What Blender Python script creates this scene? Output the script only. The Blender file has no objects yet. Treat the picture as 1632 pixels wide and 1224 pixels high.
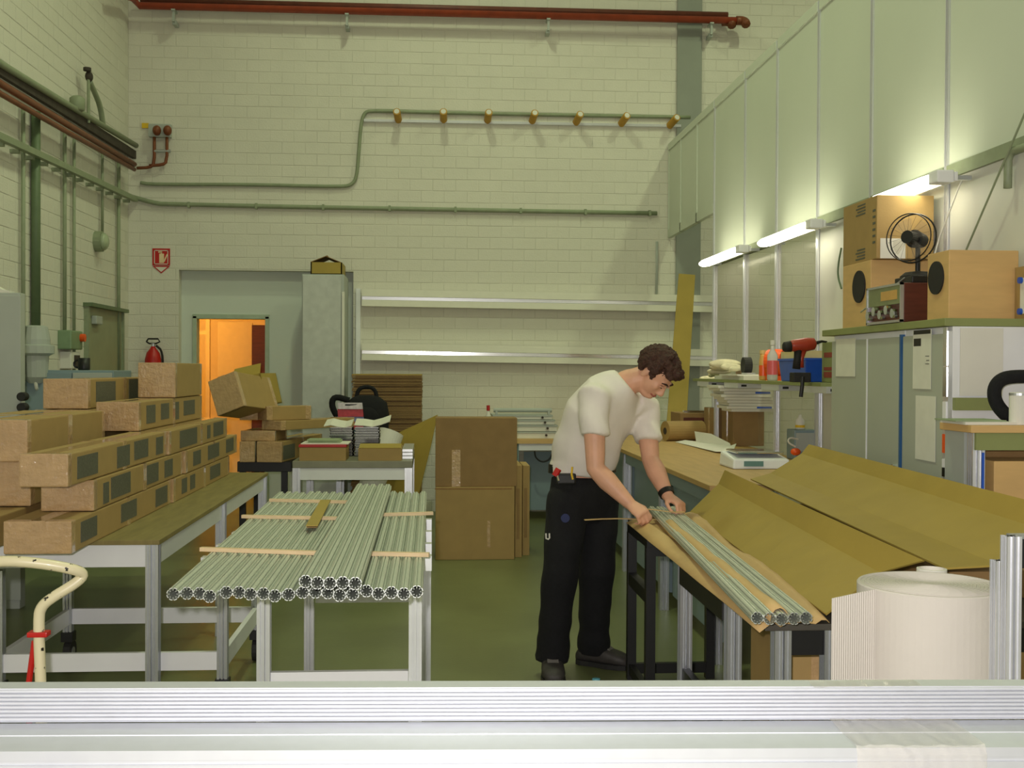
import bpy, bmesh, math, random
from mathutils import Vector, Matrix
V = Vector
random.seed(7)
SC = bpy.context.scene
COL = SC.collection

# ---------------------------------------------------------------- camera
FPX, CX, CY = 1791.0, 816.0, 612.0
CAM_POS = V((0, 0, 1.55))
YAW, PITCH, ROLL = math.atan(126 / FPX), -math.atan(22 / FPX), 0.005
CAM_ROT = (Matrix.Rotation(-YAW, 3, 'Z') @ Matrix.Rotation(math.pi / 2 + PITCH, 3, 'X')
           @ Matrix.Rotation(ROLL, 3, 'Z'))
cam_data = bpy.data.cameras.new('camera')
cam_data.sensor_fit = 'HORIZONTAL'
cam_data.sensor_width = 36.0
cam_data.lens = FPX / 1632 * 36.0
cam_data.clip_start = 0.05
cam = bpy.data.objects.new('camera', cam_data)
cam.matrix_world = Matrix.Translation(CAM_POS) @ CAM_ROT.to_4x4()
COL.objects.link(cam)
SC.camera = cam

# ---------------------------------------------------------------- light
SC.view_settings.view_transform = 'Standard'
SC.view_settings.look = 'None'
SC.view_settings.gamma = 1.0
SC.view_settings.use_curve_mapping = False
SC.view_settings.exposure = 0.0
world = bpy.data.worlds.new('world')
SC.world = world
world.use_nodes = True
bgn = world.node_tree.nodes['Background']
bgn.inputs[0].default_value = (0.8, 0.9, 0.75, 1)
bgn.inputs[1].default_value = 0.08
HALL_LIGHT = (0.87, 1.0, 0.60)


def point_light(name, loc, power, color, radius):
    d = bpy.data.lights.new(name, 'POINT')
    d.energy = power
    d.color = color
    d.shadow_soft_size = radius
    o = bpy.data.objects.new(name, d)
    o.location = loc
    COL.objects.link(o)
    return o


# high-bay discharge lamps under the hall roof, then the camera's own flash
for lx_, ly_, lp_ in ((-0.1, 9.7, 185), (0.3, 5.6, 410), (4.4, 9.0, 260), (4.4, 3.0, 130)):
    lo_ = bpy.data.lights.new('hall_lamp', 'SPOT')
    lo_.energy, lo_.color, lo_.shadow_soft_size = lp_, HALL_LIGHT, 0.16
    lo_.spot_size, lo_.spot_blend = math.radians(150), 0.75
    ho_ = bpy.data.objects.new('hall_lamp', lo_)
    ho_.location = (lx_, ly_, 7.9)
    COL.objects.link(ho_)
point_light('camera_flash', (-0.06, 0.0, 1.63), 330, (1.0, 0.94, 0.92), 0.02)
point_light('lamp_beyond_door', (-3.7, 13.4, 2.55), 60, (1.0, 0.56, 0.12), 0.08)


# ---------------------------------------------------------------- placing
def at(px, py, X=None, Y=None, Z=None):
    """World point seen at a photo pixel, on the plane X=, Y= or Z=."""
    d = CAM_ROT @ V(((px - CX) / FPX, -(py - CY) / FPX, -1.0))
    if X is not None:
        t = X / d.x
    elif Y is not None:
        t = Y / d.y
    else:
        t = (Z - CAM_POS.z) / d.z
    return CAM_POS + d * t


def front(px0, px1, py0, py1, Y):
    """x0, x1, z0, z1 of an upright rectangle at depth Y (py0 upper)."""
    a, b = at(px0, (py0 + py1) / 2, Y=Y), at(px1, (py0 + py1) / 2, Y=Y)
    c, d = at((px0 + px1) / 2, py0, Y=Y), at((px0 + px1) / 2, py1, Y=Y)
    return a.x, b.x, d.z, c.z


# ---------------------------------------------------------------- materials
def lin(c):
    return tuple(((x / 255) / 12.92 if x / 255 <= 0.04045 else ((x / 255 + 0.055) / 1.055) ** 2.4) for x in c)


MATS = {}


def mat(name, rgb, rough=0.6, metal=0.0, var=0.08, scale=12.0, bump=0.0, bscale=None, stretch=(1, 1, 1), spec=0.5,
        emit=None, estr=0.0, trans=0.0, alpha=1.0, coat=0.0):
    if name in MATS:
        return MATS[name]
    m = bpy.data.materials.new(name)
    m.use_nodes = True
    nt = m.node_tree
    N, L = nt.nodes, nt.links
    b = N['Principled BSDF']
    c = lin(rgb)
    b.inputs['Roughness'].default_value = rough
    b.inputs['Metallic'].default_value = metal
    b.inputs['Specular IOR Level'].default_value = spec
    b.inputs['Transmission Weight'].default_value = trans
    b.inputs['Alpha'].default_value = alpha
    b.inputs['Coat Weight'].default_value = coat
    tc = N.new('ShaderNodeTexCoord')
    mp = N.new('ShaderNodeMapping')
    mp.inputs['Scale'].default_value = stretch
    L.new(tc.outputs['Object'], mp.inputs['Vector'])
    if var:
        n = N.new('ShaderNodeTexNoise')
        n.inputs['Scale'].default_value = scale
        n.inputs['Detail'].default_value = 4
        L.new(mp.outputs[0], n.inputs['Vector'])
        r = N.new('ShaderNodeMapRange')
        r.inputs['From Min'].default_value = 0.3
        r.inputs['From Max'].default_value = 0.7
        r.inputs['To Min'].default_value = 1 - var
        r.inputs['To Max'].default_value = 1 + var
        L.new(n.outputs['Fac'], r.inputs['Value'])
        mx = N.new('ShaderNodeVectorMath')
        mx.operation = 'SCALE'
        mx.inputs[0].default_value = c
        L.new(r.outputs[0], mx.inputs['Scale'])
        L.new(mx.outputs[0], b.inputs['Base Color'])
    else:
        b.inputs['Base Color'].default_value = (*c, 1)
    if bump:
        n2 = N.new('ShaderNodeTexNoise')
        n2.inputs['Scale'].default_value = bscale or scale * 3
        n2.inputs['Detail'].default_value = 5
        L.new(mp.outputs[0], n2.inputs['Vector'])
        bp = N.new('ShaderNodeBump')
        bp.inputs['Strength'].default_value = bump
        bp.inputs['Distance'].default_value = 0.01
        L.new(n2.outputs['Fac'], bp.inputs['Height'])
        L.new(bp.outputs[0], b.inputs['Normal'])
    if emit:
        b.inputs['Emission Color'].default_value = (*lin(emit), 1)
        b.inputs['Emission Strength'].default_value = estr
    MATS[name] = m
    return m


M_WALL = mat('painted_brick', (222, 219, 206), 0.75, var=0.03, scale=3, bump=0.25, bscale=60)
M_MORTAR = mat('painted_mortar', (216, 213, 200), 0.8, var=0.04, scale=5, bump=0.3, bscale=80)
M_PLASTER = mat('painted_plaster', (214, 221, 212), 0.7, var=0.02, scale=2)
M_GREYCOL = mat('grey_column_paint', (150, 155, 146), 0.6, var=0.04, scale=4)
M_CEIL = mat('ceiling_paint', (200, 200, 190), 0.9, var=0.03, scale=2)
M_PANEL = mat('partition_panel', (205, 212, 196), 0.42, var=0.03, scale=1.2)
M_FROST = mat('frosted_panel', (214, 214, 206), 0.5, var=0.03, scale=1.5)
M_ALU = mat('aluminium', (205, 208, 214), 0.33, 0.85, var=0.03, scale=40)
M_ALUB = mat('brushed_aluminium', (225, 227, 232), 0.3, 0.6, var=0.02, scale=30)
M_ROD = mat('anodised_rod', (206, 212, 200), 0.42, 0.55, var=0.03, scale=10)
M_FLASHY = mat('bare_aluminium', (196, 199, 205), 0.5, 0.55, var=0.02, scale=30)
M_CUT = mat('sawn_rod_end', (235, 238, 242), 0.34, 0.9, var=0.02, scale=60)
M_SHINY = mat('bright_cut_metal', (235, 238, 242), 0.12, 1.0, var=0.02, scale=60)
M_WHITE = mat('white_steel', (238, 239, 242), 0.45, var=0.02, scale=8)
M_GREYST = mat('grey_steel', (176, 182, 176), 0.5, var=0.03, scale=5)
M_BLUEST = mat('blue_grey_steel', (132, 152, 160), 0.5, var=0.03, scale=5)
M_BLACK = mat('black_steel', (20, 20, 21), 0.45, var=0.1, scale=20)
M_BLACKF = mat('black_cloth', (15, 15, 19), 0.9, var=0.25, scale=60, bump=0.3, bscale=250)
M_CARD = mat('cardboard', (168, 139, 86), 0.7, var=0.05, scale=9, bump=0.08, bscale=160)
M_CARD2 = mat('cardboard_dark', (146, 116, 72), 0.72, var=0.08, scale=9, bump=0.1, bscale=160)
M_CARD3 = mat('cardboard_sheet', (168, 144, 64), 0.65, var=0.05, scale=5, bump=0.06, bscale=120)
M_EDGE = mat('cardboard_edge', (148, 108, 66), 0.8, var=0.15, scale=60)
M_TAPE = mat('clear_brown_tape', (190, 156, 112), 0.08, var=0.1, scale=14, bump=0.9, bscale=38, coat=0.8)
M_LABEL = mat('dark_grey_print', (92, 92, 78), 0.6, var=0.25, scale=120)
M_KRAFT = mat('kraft_paper', (206, 172, 118), 0.6, var=0.05, scale=8, bump=0.25, bscale=14)
M_WOOD = mat('worn_board', (136, 122, 72), 0.65, var=0.14, scale=7, stretch=(4, 0.6, 1), bump=0.08)
M_PINE = mat('pine_batten', (222, 196, 156), 0.6, var=0.08, scale=14, stretch=(0.6, 5, 5))
M_PALEWOOD = mat('pale_plywood', (214, 176, 116), 0.55, var=0.06, scale=6, stretch=(1, 1, 5))
M_GREENWOOD = mat('green_painted_board', (140, 148, 92), 0.6, var=0.06, scale=6)
M_PAPER = mat('white_paper', (226, 224, 214), 0.8, var=0.03, scale=6)
M_ROLLW = mat('white_corrugated_paper', (206, 200, 192), 0.8, var=0.02, scale=6, bump=0.1, bscale=40)
M_GREENP = mat('grey_green_conduit', (142, 152, 124), 0.5, var=0.08, scale=14)
M_DKGREEN = mat('dark_green_pipe', (96, 114, 82), 0.5, var=0.08, scale=14)
M_RUST = mat('rust_red_pipe', (150, 62, 38), 0.45, var=0.15, scale=10)
M_COPPER = mat('brown_copper_pipe', (128, 72, 42), 0.45, 0.2, var=0.15, scale=12)
M_DARK = mat('dark_soot', (66, 58, 50), 0.8, var=0.2, scale=12)
M_RED = mat('signal_red', (190, 28, 24), 0.4, var=0.04, scale=20)
M_ORANGE = mat('orange_plastic', (240, 92, 30), 0.35, var=0.05, scale=20)
M_BLUE = mat('blue_plastic', (32, 84, 190), 0.35, var=0.05, scale=20)
M_YELLOW = mat('yellow_print', (230, 190, 40), 0.5, var=0.05, scale=20)
M_GOLD = mat('mustard_tube', (186, 140, 40), 0.55, var=0.1, scale=20)
M_RUBBER = mat('dark_rubber', (34, 33, 32), 0.7, var=0.1, scale=30)
M_SKIN = mat('skin', (222, 168, 140), 0.5, var=0.06, scale=18)
M_HAIR = mat('dark_brown_hair', (66, 38, 27), 0.7, var=0.35, scale=70, bump=0.8, bscale=110)
M_SHIRT = mat('white_cotton', (236, 229, 221), 0.9, var=0.03, scale=10, bump=0.15, bscale=25)
M_CREAM = mat('cream_enamel', (226, 216, 180), 0.35, var=0.12, scale=26, coat=0.3)
def chipped_material(name, base, under):
    m = mat(name, base, 0.35, var=0, coat=0.3)
    N, L = m.node_tree.nodes, m.node_tree.links
    tc = N.new('ShaderNodeTexCoord')
    n = N.new('ShaderNodeTexNoise')
    n.inputs['Scale'].default_value = 42
    n.inputs['Detail'].default_value = 6
    r = N.new('ShaderNodeValToRGB')
    r.color_ramp.elements[0].position = 0.635
    r.color_ramp.elements[0].color = (*lin(base), 1)
    r.color_ramp.elements[1].position = 0.655
    r.color_ramp.elements[1].color = (*lin(under), 1)
    L.new(tc.outputs['Object'], n.inputs['Vector'])
    L.new(n.outputs['Fac'], r.inputs[0])
    L.new(r.outputs[0], N['Principled BSDF'].inputs['Base Color'])
    return m


M_CHIP = chipped_material('chipped_cream_enamel', (226, 216, 180), (34, 30, 26))
M_MAROON = mat('maroon_wood', (92, 44, 34), 0.4, var=0.2, scale=8, stretch=(1, 1, 6))
M_LAMP = mat('lit_diffuser', (255, 255, 245), 0.5, var=0, emit=(255, 248, 218), estr=11.0)


def floor_material():
    m = mat('green_grey_concrete', (112, 118, 78), 0.36, var=0.14, scale=1.6, bump=0.05, bscale=40)
    return m


def clear_material(name, tint, dens):
    """Thin clear sheet: mostly transparent with a glossy skin."""
    m = bpy.data.materials.new(name)
    m.use_nodes = True
    N, L = m.node_tree.nodes, m.node_tree.links
    N.remove(N['Principled BSDF'])
    t = N.new('ShaderNodeBsdfTransparent')
    t.inputs[0].default_value = (*tint, 1)
    g = N.new('ShaderNodeBsdfPrincipled')
    g.inputs['Base Color'].default_value = (0.75, 0.72, 0.66, 1)
    g.inputs['Roughness'].default_value = 0.15
    no = N.new('ShaderNodeTexNoise')
    no.inputs['Scale'].default_value = 9
    mr = N.new('ShaderNodeMapRange')
    mr.inputs['To Min'].default_value = dens * 0.6
    mr.inputs['To Max'].default_value = dens * 1.4
    L.new(no.outputs['Fac'], mr.inputs['Value'])
    mx = N.new('ShaderNodeMixShader')
    L.new(mr.outputs[0], mx.inputs[0])
    L.new(t.outputs[0], mx.inputs[1])
    L.new(g.outputs[0], mx.inputs[2])
    L.new(mx.outputs[0], N['Material Output'].inputs[0])
    MATS[name] = m
    return m


M_CLEAR = clear_material('clear_sheet', (0.96, 0.95, 0.93), 0.08)
M_FOIL = clear_material('clear_stretch_film', (0.98, 0.98, 0.98), 0.16)

# ---------------------------------------------------------------- mesh tools
INFO = {}


class MB:
    def __init__(s):
        s.v, s.f = [], []

    def add(s, vs, fs):
        k = len(s.v)
        s.v += [V(p) for p in vs]
        s.f += [tuple(i + k for i in f) for f in fs]
        return s

    def hexa(s, p):
        return s.add(p, [(0, 3, 2, 1), (4, 5, 6, 7), (0, 1, 5, 4), (1, 2, 6, 5), (2, 3, 7, 6), (3, 0, 4, 7)])

    def box(s, x0, x1, y0, y1, z0, z1):
        x0, x1 = min(x0, x1), max(x0, x1)
        y0, y1 = min(y0, y1), max(y0, y1)
        z0, z1 = min(z0, z1), max(z0, z1)
        return s.hexa([(x0, y0, z0), (x1, y0, z0), (x1, y1, z0), (x0, y1, z0),
                       (x0, y0, z1), (x1, y0, z1), (x1, y1, z1), (x0, y1, z1)])

    def beam(s, p0, p1, w, h, up=(0, 0, 1)):
        """Rectangular bar from p0 to p1, w across, h along up."""
        p0, p1 = V(p0), V(p1)
        d = (p1 - p0).normalized()
        a = d.cross(V(up))
        if a.length < 1e-5:
            a = d.cross(V((1, 0, 0)))
        a = a.normalized() * w / 2
        b = a.cross(d).normalized() * h / 2
        return s.hexa([p0 - a - b, p0 + a - b, p1 + a - b, p1 - a - b, p0 - a + b, p0 + a + b, p1 + a + b, p1 - a + b])

    def ring_loft(s, rings, caps=True):
        n = len(rings[0])
        k = len(s.v)
        for r in rings:
            s.v += [V(p) for p in r]
        for i in range(len(rings) - 1):
            for j in range(n):
                a, b = k + i * n + j, k + i * n + (j + 1) % n
                s.f.append((a, b, b + n, a + n))
        if caps:
            s.f.append(tuple(k + j for j in reversed(range(n))))
            s.f.append(tuple(k + (len(rings) - 1) * n + j for j in range(n)))
        return s

    def cyl(s, p0, p1, r0, r1=None, n=14):
        p0, p1 = V(p0), V(p1)
        r1 = r0 if r1 is None else r1
        d = (p1 - p0).normalized()
        a = d.orthogonal().normalized()
        b = d.cross(a)
        ring = lambda p, r: [p + (a * math.cos(t) + b * math.sin(t)) * r for t in [2 * math.pi * i / n for i in range(n)]]
        return s.ring_loft([ring(p0, r0), ring(p1, r1)])

    def tube(s, pts, r, n=10, smooth=0):
        pts = [V(p) for p in pts]
        for _ in range(smooth):
            q = [pts[0]]
            for i in range(len(pts) - 1):
                q += [pts[i] * .75 + pts[i + 1] * .25, pts[i] * .25 + pts[i + 1] * .75]
            q.append(pts[-1])
            pts = q
        rs = r if isinstance(r, (list, tuple)) else [r] * len(pts)
        rings, a = [], None
        for i, p in enumerate(pts):
            d = (pts[min(i + 1, len(pts) - 1)] - pts[max(i - 1, 0)]).normalized()
            a = d.orthogonal() if a is None else a - d * a.dot(d)
            a.normalize()
            b = d.cross(a)
            rings.append([p + (a * math.cos(t) + b * math.sin(t)) * rs[i] for t in [2 * math.pi * j / n for j in range(n)]])
        return s.ring_loft(rings)

    def prism(s, poly, p0, p1, u):
        """Extrude a 2D outline from p0 to p1; u is the outline's x axis."""
        p0, p1 = V(p0), V(p1)
        d = (p1 - p0).normalized()
        u = V(u)
        u = (u - d * u.dot(d)).normalized()
        w = d.cross(u)
        ring = lambda p: [p + u * a + w * b for a, b in poly]
        return s.ring_loft([ring(p0), ring(p1)])

    def lathe(s, prof, c, n=24, axis=(0, 0, 1)):
        c = V(c)
        ax = V(axis).normalized()
        a = ax.orthogonal().normalized()
        b = ax.cross(a)
        return s.ring_loft([[c + ax * z + (a * math.cos(t) + b * math.sin(t)) * r
                             for t in [2 * math.pi * i / n for i in range(n)]] for r, z in prof])

    def ell(s, c, r, R=None, n=14, m=9):
        c = V(c)
        rings = []
        for i in range(1, m):
            ph = math.pi * i / m
            rg = []
            for j in range(n):
                t = 2 * math.pi * j / n
                p = V((r[0] * math.sin(ph) * math.cos(t), r[1] * math.sin(ph) * math.sin(t), -r[2] * math.cos(ph)))
                rg.append(c + (R @ p if R else p))
            rings.append(rg)
        return s.ring_loft(rings)

    def sheet(s, grid, th):
        """Closed thin sheet from a grid of points, thickness th downwards along the normal."""
        ni, nj = len(grid), len(grid[0])
        top = [[V(p) for p in row] for row in grid]
        bot = []
        for i in range(ni):
            row = []
            for j in range(nj):
                du = top[min(i + 1, ni - 1)][j] - top[max(i - 1, 0)][j]
                dv = top[i][min(j + 1, nj - 1)] - top[i][max(j - 1, 0)]
                row.append(top[i][j] - du.cross(dv).normalized() * th)
            bot.append(row)
        k = len(s.v)
        for g in (top, bot):
            for row in g:
                s.v += row
        T = lambda i, j: k + i * nj + j
        B = lambda i, j: k + ni * nj + i * nj + j
        for i in range(ni - 1):
            for j in range(nj - 1):
                s.f.append((T(i, j), T(i + 1, j), T(i + 1, j + 1), T(i, j + 1)))
                s.f.append((B(i, j), B(i, j + 1), B(i + 1, j + 1), B(i + 1, j)))
        for i in range(ni - 1):
            s.f.append((T(i, 0), B(i, 0), B(i + 1, 0), T(i + 1, 0)))
            s.f.append((T(i, nj - 1), T(i + 1, nj - 1), B(i + 1, nj - 1), B(i, nj - 1)))
        for j in range(nj - 1):
            s.f.append((T(0, j), T(0, j + 1), B(0, j + 1), B(0, j)))
            s.f.append((T(ni - 1, j), B(ni - 1, j), B(ni - 1, j + 1), T(ni - 1, j + 1)))
        return s

    def mesh(s, name, m, bevel=0.0, smooth=False, fixn=True):
        me = bpy.data.meshes.new(name)
        me.from_pydata([tuple(p) for p in s.v], [], s.f)
        if bevel or fixn:
            bm = bmesh.new()
            bm.from_mesh(me)
            if fixn:
                bmesh.ops.recalc_face_normals(bm, faces=bm.faces)
            if bevel:
                es = [e for e in bm.edges if len(e.link_faces) == 2 and e.calc_face_angle(0) > 0.5]
                bmesh.ops.bevel(bm, geom=es, offset=bevel, segments=2, affect='EDGES', profile=0.6)
            bm.to_mesh(me)
            bm.free()
        if m:
            me.materials.append(m)
        if smooth:
            me.shade_smooth()
        me.update()
        return me

    def build(s, name, m, parent=None, bevel=0.0, smooth=False):
        if parent is not None:
            loc, local = INFO[parent.name]
            if not local:
                s.v = [p - loc for p in s.v]
            o = bpy.data.objects.new(name, s.mesh(name, m, bevel, smooth))
            COL.objects.link(o)
            o.parent = parent
            INFO[o.name] = INFO[parent.name]
        else:
            xs, ys, zs = [p.x for p in s.v], [p.y for p in s.v], [p.z for p in s.v]
            c = V(((min(xs) + max(xs)) / 2, (min(ys) + max(ys)) / 2, min(zs)))
            s.v = [p - c for p in s.v]
            o = bpy.data.objects.new(name, s.mesh(name, m, bevel, smooth))
            o.location = c
            COL.objects.link(o)
            INFO[o.name] = (c, False)
        return o


def tag(o, label, cat=None, group=None, kind=None):
    if label:
        o['label'] = label
    if cat:
        o['category'] = cat
    if group:
        o['group'] = group
    if kind:
        o['kind'] = kind
    return o


def thing(name, label, cat, loc=(0, 0, 0), rot=None, group=None, local=False):
    o = bpy.data.objects.new(name, None)
    o.location = loc
    o.empty_display_size = 0.05
    if rot is not None:
        o.rotation_euler = rot if isinstance(rot, (tuple, list)) else (0, 0, rot)
    COL.objects.link(o)
    INFO[o.name] = (V(loc), local or rot is not None)
    return tag(o, label, cat, group)


def struct(name, mb, m, parent=None, label=None, **k):
    o = mb.build(name, m, parent, **k)
    if parent is None:
        o['kind'] = 'structure'
        if label:
            o['label'] = label
    return o


def part_from_mesh(name, me, parent, loc=(0, 0, 0), rot=None):
    o = bpy.data.objects.new(name, me)
    o.location = loc
    if rot is not None:
        o.rotation_euler = rot
    COL.objects.link(o)
    o.parent = parent
    INFO[o.name] = INFO[parent.name]
    return o


def slot_profile(w, grooves=2, gw=0.17, gd=0.4):
    """Square extrusion outline with grooves in every face."""
    pts = []
    h = w / 2
    side = [(-h, -h)]
    for g in range(grooves):
        c = -h + w * (g + 1) / (grooves + 1)
        a, b = c - gw * w / 2, c + gw * w / 2
        side += [(a, -h), (a, -h + gd * w), (b, -h + gd * w), (b, -h)]
    for k in range(4):
        cs, sn = [(1, 0), (0, 1), (-1, 0), (0, -1)][k]
        pts += [(x * cs - y * sn, x * sn + y * cs) for x, y in side]
    return pts


PROF = slot_profile(0.045)


def post(x, y, z0, z1, name='leg', m=None, parent=None, w=0.045, grooves=2):
    return MB().prism(slot_profile(w, grooves), (x, y, z0), (x, y, z1), (1, 0, 0)).build(name, m or M_ALU, parent)


def bar(p0, p1, w, name, m, parent, grooves=2, up=(0, 0, 1)):
    return MB().prism(slot_profile(w, grooves), p0, p1, up).build(name, m, parent)

# ================================================================ the setting
WB, WL, XP = 12.3, -3.26, 2.6          # back wall, left wall, partition plane
CEIL = 8.3
wx = lambda px, py=450: at(px, py, Y=WB).x
wz = lambda py, px=700: at(px, py, Y=WB).z
FLOOR = struct('floor', MB().box(WL - .3, 6.4, -4.2, 16.2, -0.1, 0), floor_material(), label='smooth green-grey concrete hall floor')
struct('ceiling', MB().box(WL - .3, 6.4, -4.2, WB + .3, CEIL, CEIL + .1), M_CEIL, label='pale hall roof far above')

# opening for the plastered door infill
nx0, nx1, nz = wx(285), wx(563), wz(431, 380)
mb = MB().box(WL - .25, nx0, WB, WB + .3, 0, CEIL).box(nx1, 6.4, WB, WB + .3, 0, CEIL).box(nx0, nx1, WB, WB + .3, nz, CEIL)
wall_back = struct('wall_back', mb, M_MORTAR, label='white painted brick back wall of the hall')
wall_left = struct('wall_left', MB().box(WL - .25, WL, -4.2, WB, 0, CEIL), M_MORTAR, label='white painted brick side wall with pipes')
struct('wall_front', MB().box(WL - .3, 6.4, -4.3, -4.2, 0, CEIL), M_WALL)
struct('wall_far_right', MB().box(6.3, 6.4, -4.2, WB, 0, CEIL), M_WALL)


def brick_mesh(w, h):
    d, c = 0.0022, 0.003
    return MB().add([(0, 0, 0), (w, 0, 0), (w, 0, h), (0, 0, h), (c, -d, c), (w - c, -d, c), (w - c, -d, h - c), (c, -d, h - c)],
                    [(4, 5, 6, 7), (0, 1, 5, 4), (1, 2, 6, 5), (2, 3, 7, 6), (3, 0, 4, 7)])


# back wall bricks: those seen best are pieces of their own, the rest one mesh
rb = random.Random(3)
BW, BH, J = 0.25, 0.125, 0.006
bm_full = brick_mesh(BW - J, BH - J).mesh('brick', M_WALL, fixn=False)
rest = MB()
cand = []
for r in range(int(6.2 / BH)):
    z = r * BH
    for c in range(40):
        x = WL + c * BW - (BW / 2 if r % 2 else 0)
        x0, x1 = max(x, WL), min(x + BW - J, 6.3)
        if x1 - x0 < .03:
            continue
        spans = [(x0, x1)]
        if z < nz:
            spans = []
            if x0 < nx0:
                spans.append((x0, min(x1, nx0)))
            if x1 > nx1:
                spans.append((max(x0, nx1), x1))
            if z + BH > nz:
                spans = [q for q in spans]
        for a, b in spans:
            if b - a > .03:
                cand.append((a, b, z))
full = [q for q in cand if q[1] - q[0] > BW - J - .001 and wx(577) < q[0] and q[1] < wx(1047) and wz(655) < q[2] < wz(335)]
full.sort(key=lambda q: abs(q[2] - wz(500)) + .3 * abs(q[0] - .5))
chosen = set(full[:300])
for a, b, z in cand:
    if (a, b, z) in chosen:
        part_from_mesh('brick', bm_full, wall_back, V((a, WB - rb.uniform(0, .0015), z)) - INFO[wall_back.name][0])
    else:
        m_ = brick_mesh(b - a, BH - J)
        dy = rb.uniform(0, .0015)
        rest.add([p + V((a, WB - dy, z)) for p in m_.v], m_.f)
o = rest.build('brick_courses', M_WALL, wall_back)
o['kind'] = 'stuff'

# left wall bricks
rest = MB()
cand = []
for r in range(int(6.6 / BH)):
    z = r * BH
    for c in range(44):
        y = WB - (c + 1) * BW - (BW / 2 if r % 2 else 0)
        y1 = min(y + BW - J, WB)
        if y > 2.5:
            cand.append((y, y1, z))
full = [q for q in cand if q[1] - q[0] > BW - J - .001]


def left_px(q):
    p = CAM_ROT.transposed() @ (V((WL, (q[0] + q[1]) / 2, q[2] + .06)) - CAM_POS)
    return CX - p.x / p.z * FPX, CY + p.y / p.z * FPX


seen = [q for q in full if 0 < left_px(q)[0] < 225 and 0 < left_px(q)[1] < 590]
seen.sort(key=lambda q: q[0])
chosen = set(seen[:300])
for a, b, z in cand:
    R = Matrix.Rotation(math.pi / 2, 4, 'Z')
    if (a, b, z) in chosen:
        part_from_mesh('brick', bm_full, wall_left, V((WL + rb.uniform(0, .0015), a, z)) - INFO[wall_left.name][0], (0, 0, math.pi / 2))
    else:
        m_ = brick_mesh(b - a, BH - J)
        rest.add([(R @ p.to_4d()).to_3d() + V((WL, a, z)) for p in m_.v], m_.f)
o = rest.build('brick_courses', M_WALL, wall_left)
o['kind'] = 'stuff'

# plastered infill with the doorway, and the lit room beyond it
iy = WB + .13
dx0, dx1, dz = wx(306), wx(424), wz(503, 365)
mb = MB().box(nx0, dx0, iy, iy + .12, 0, nz).box(dx1, nx1, iy, iy + .12, 0, nz).box(dx0, dx1, iy, iy + .12, dz, nz)
struct('wall_infill', mb, M_PLASTER, label='pale green plastered infill around the lit doorway')
door = thing('door_1', 'open doorway in the plastered infill, orange light behind', None, (dx0, iy, 0))
door['kind'] = 'structure'
fw = .045
for a in (dx0 - fw * .4, dx1 - fw * .6):
    MB().box(a, a + fw, iy - .02, iy + .13, 0, dz).build('jamb', mat('door_frame_paint', (176, 190, 168), .5), door, bevel=.004)
MB().box(dx0 - .02, dx1 + .02, iy - .02, iy + .13, dz - .03, dz + .02).build('head_jamb', MATS['door_frame_paint'], door, bevel=.004)
M_ROOM = mat('far_room_paint', (236, 210, 160), .7, var=.03)
struct('wall_far_room', MB().box(-4.3, -1.0, 15.2, 15.3, 0, 3).box(-4.4, -4.3, iy + .13, 15.3, 0, 3).box(-1.0, -.9, iy + .13, 15.3, 0, 3)
       .box(-4.3, -1, iy + .13, 15.3, 2.9, 3.0), M_ROOM, label='warmly lit room wall seen through the doorway')
leaf = thing('door_2', 'flush door leaf standing open in the orange lit room', None, (-2.4, 14.1, 0))
leaf['kind'] = 'structure'
x0, x1, z0, z1 = front(347, 402, 514, 640, 14.1)
MB().box(x0, x1, 14.1, 14.14, 0, z1).build('door_leaf', M_ROOM, leaf, bevel=.004)
MB().box(x1 - .08, x1 - .05, 14.05, 14.1, .98, 1.02).build('door_handle', M_ALU, leaf)
x0, x1, z0, z1 = front(401, 424, 518, 640, 14.0)
tag(MB().box(x0, x1 + .1, 14.0, 14.5, 0, z1).build('wardrobe', M_MAROON, bevel=.006), 'dark maroon wardrobe at the edge of the lit doorway', 'wardrobe')
x0, x1, z0, z1 = front(329, 343, 507, 640, 14.3)
tr = struct('trim_1', MB().box(x0, x0 + .05, 14.25, 14.3, 0, z1).box(x0 - .22, x0, 14.27, 14.3, at(330, 533, Y=14.27).z, at(330, 527, Y=14.27).z), M_ROOM)

# steel column on the back wall
struct('trim_2', MB().box(wx(1078, 200), wx(1117, 200), WB - .03, WB + .02, 0, CEIL), M_GREYCOL, label='grey painted column strip on the back wall')

# small panelled hatch in the left wall
p0, p1 = at(135, 590, X=WL), at(189, 590, X=WL)
y0, y1 = p1.y, p0.y
y0, y1 = min(y0, y1), max(y0, y1)
zt, zb = at(160, 493, X=WL).z, .0
hatch = thing('door_3', 'narrow grey-green door in the side wall near the corner', None, (WL, y0, 0))
hatch['kind'] = 'structure'
MB().box(WL, WL + .03, y0, y1, 0, zt).build('door_leaf', mat('door_green', (150, 156, 126), .55, var=.06, scale=6), hatch)
for a in (y0 - .04, y1):
    MB().box(WL, WL + .05, a, a + .04, 0, zt).build('jamb', M_GREENP, hatch)
MB().box(WL, WL + .09, y0 - .06, y1 + .06, zt, zt + .035).build('head_jamb', M_DKGREEN, hatch)
MB().box(WL + .03, WL + .08, y0 + .1, y0 + .3, zt - .16, zt - .08).build('door_closer', M_GREYST, hatch, bevel=.01)

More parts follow.
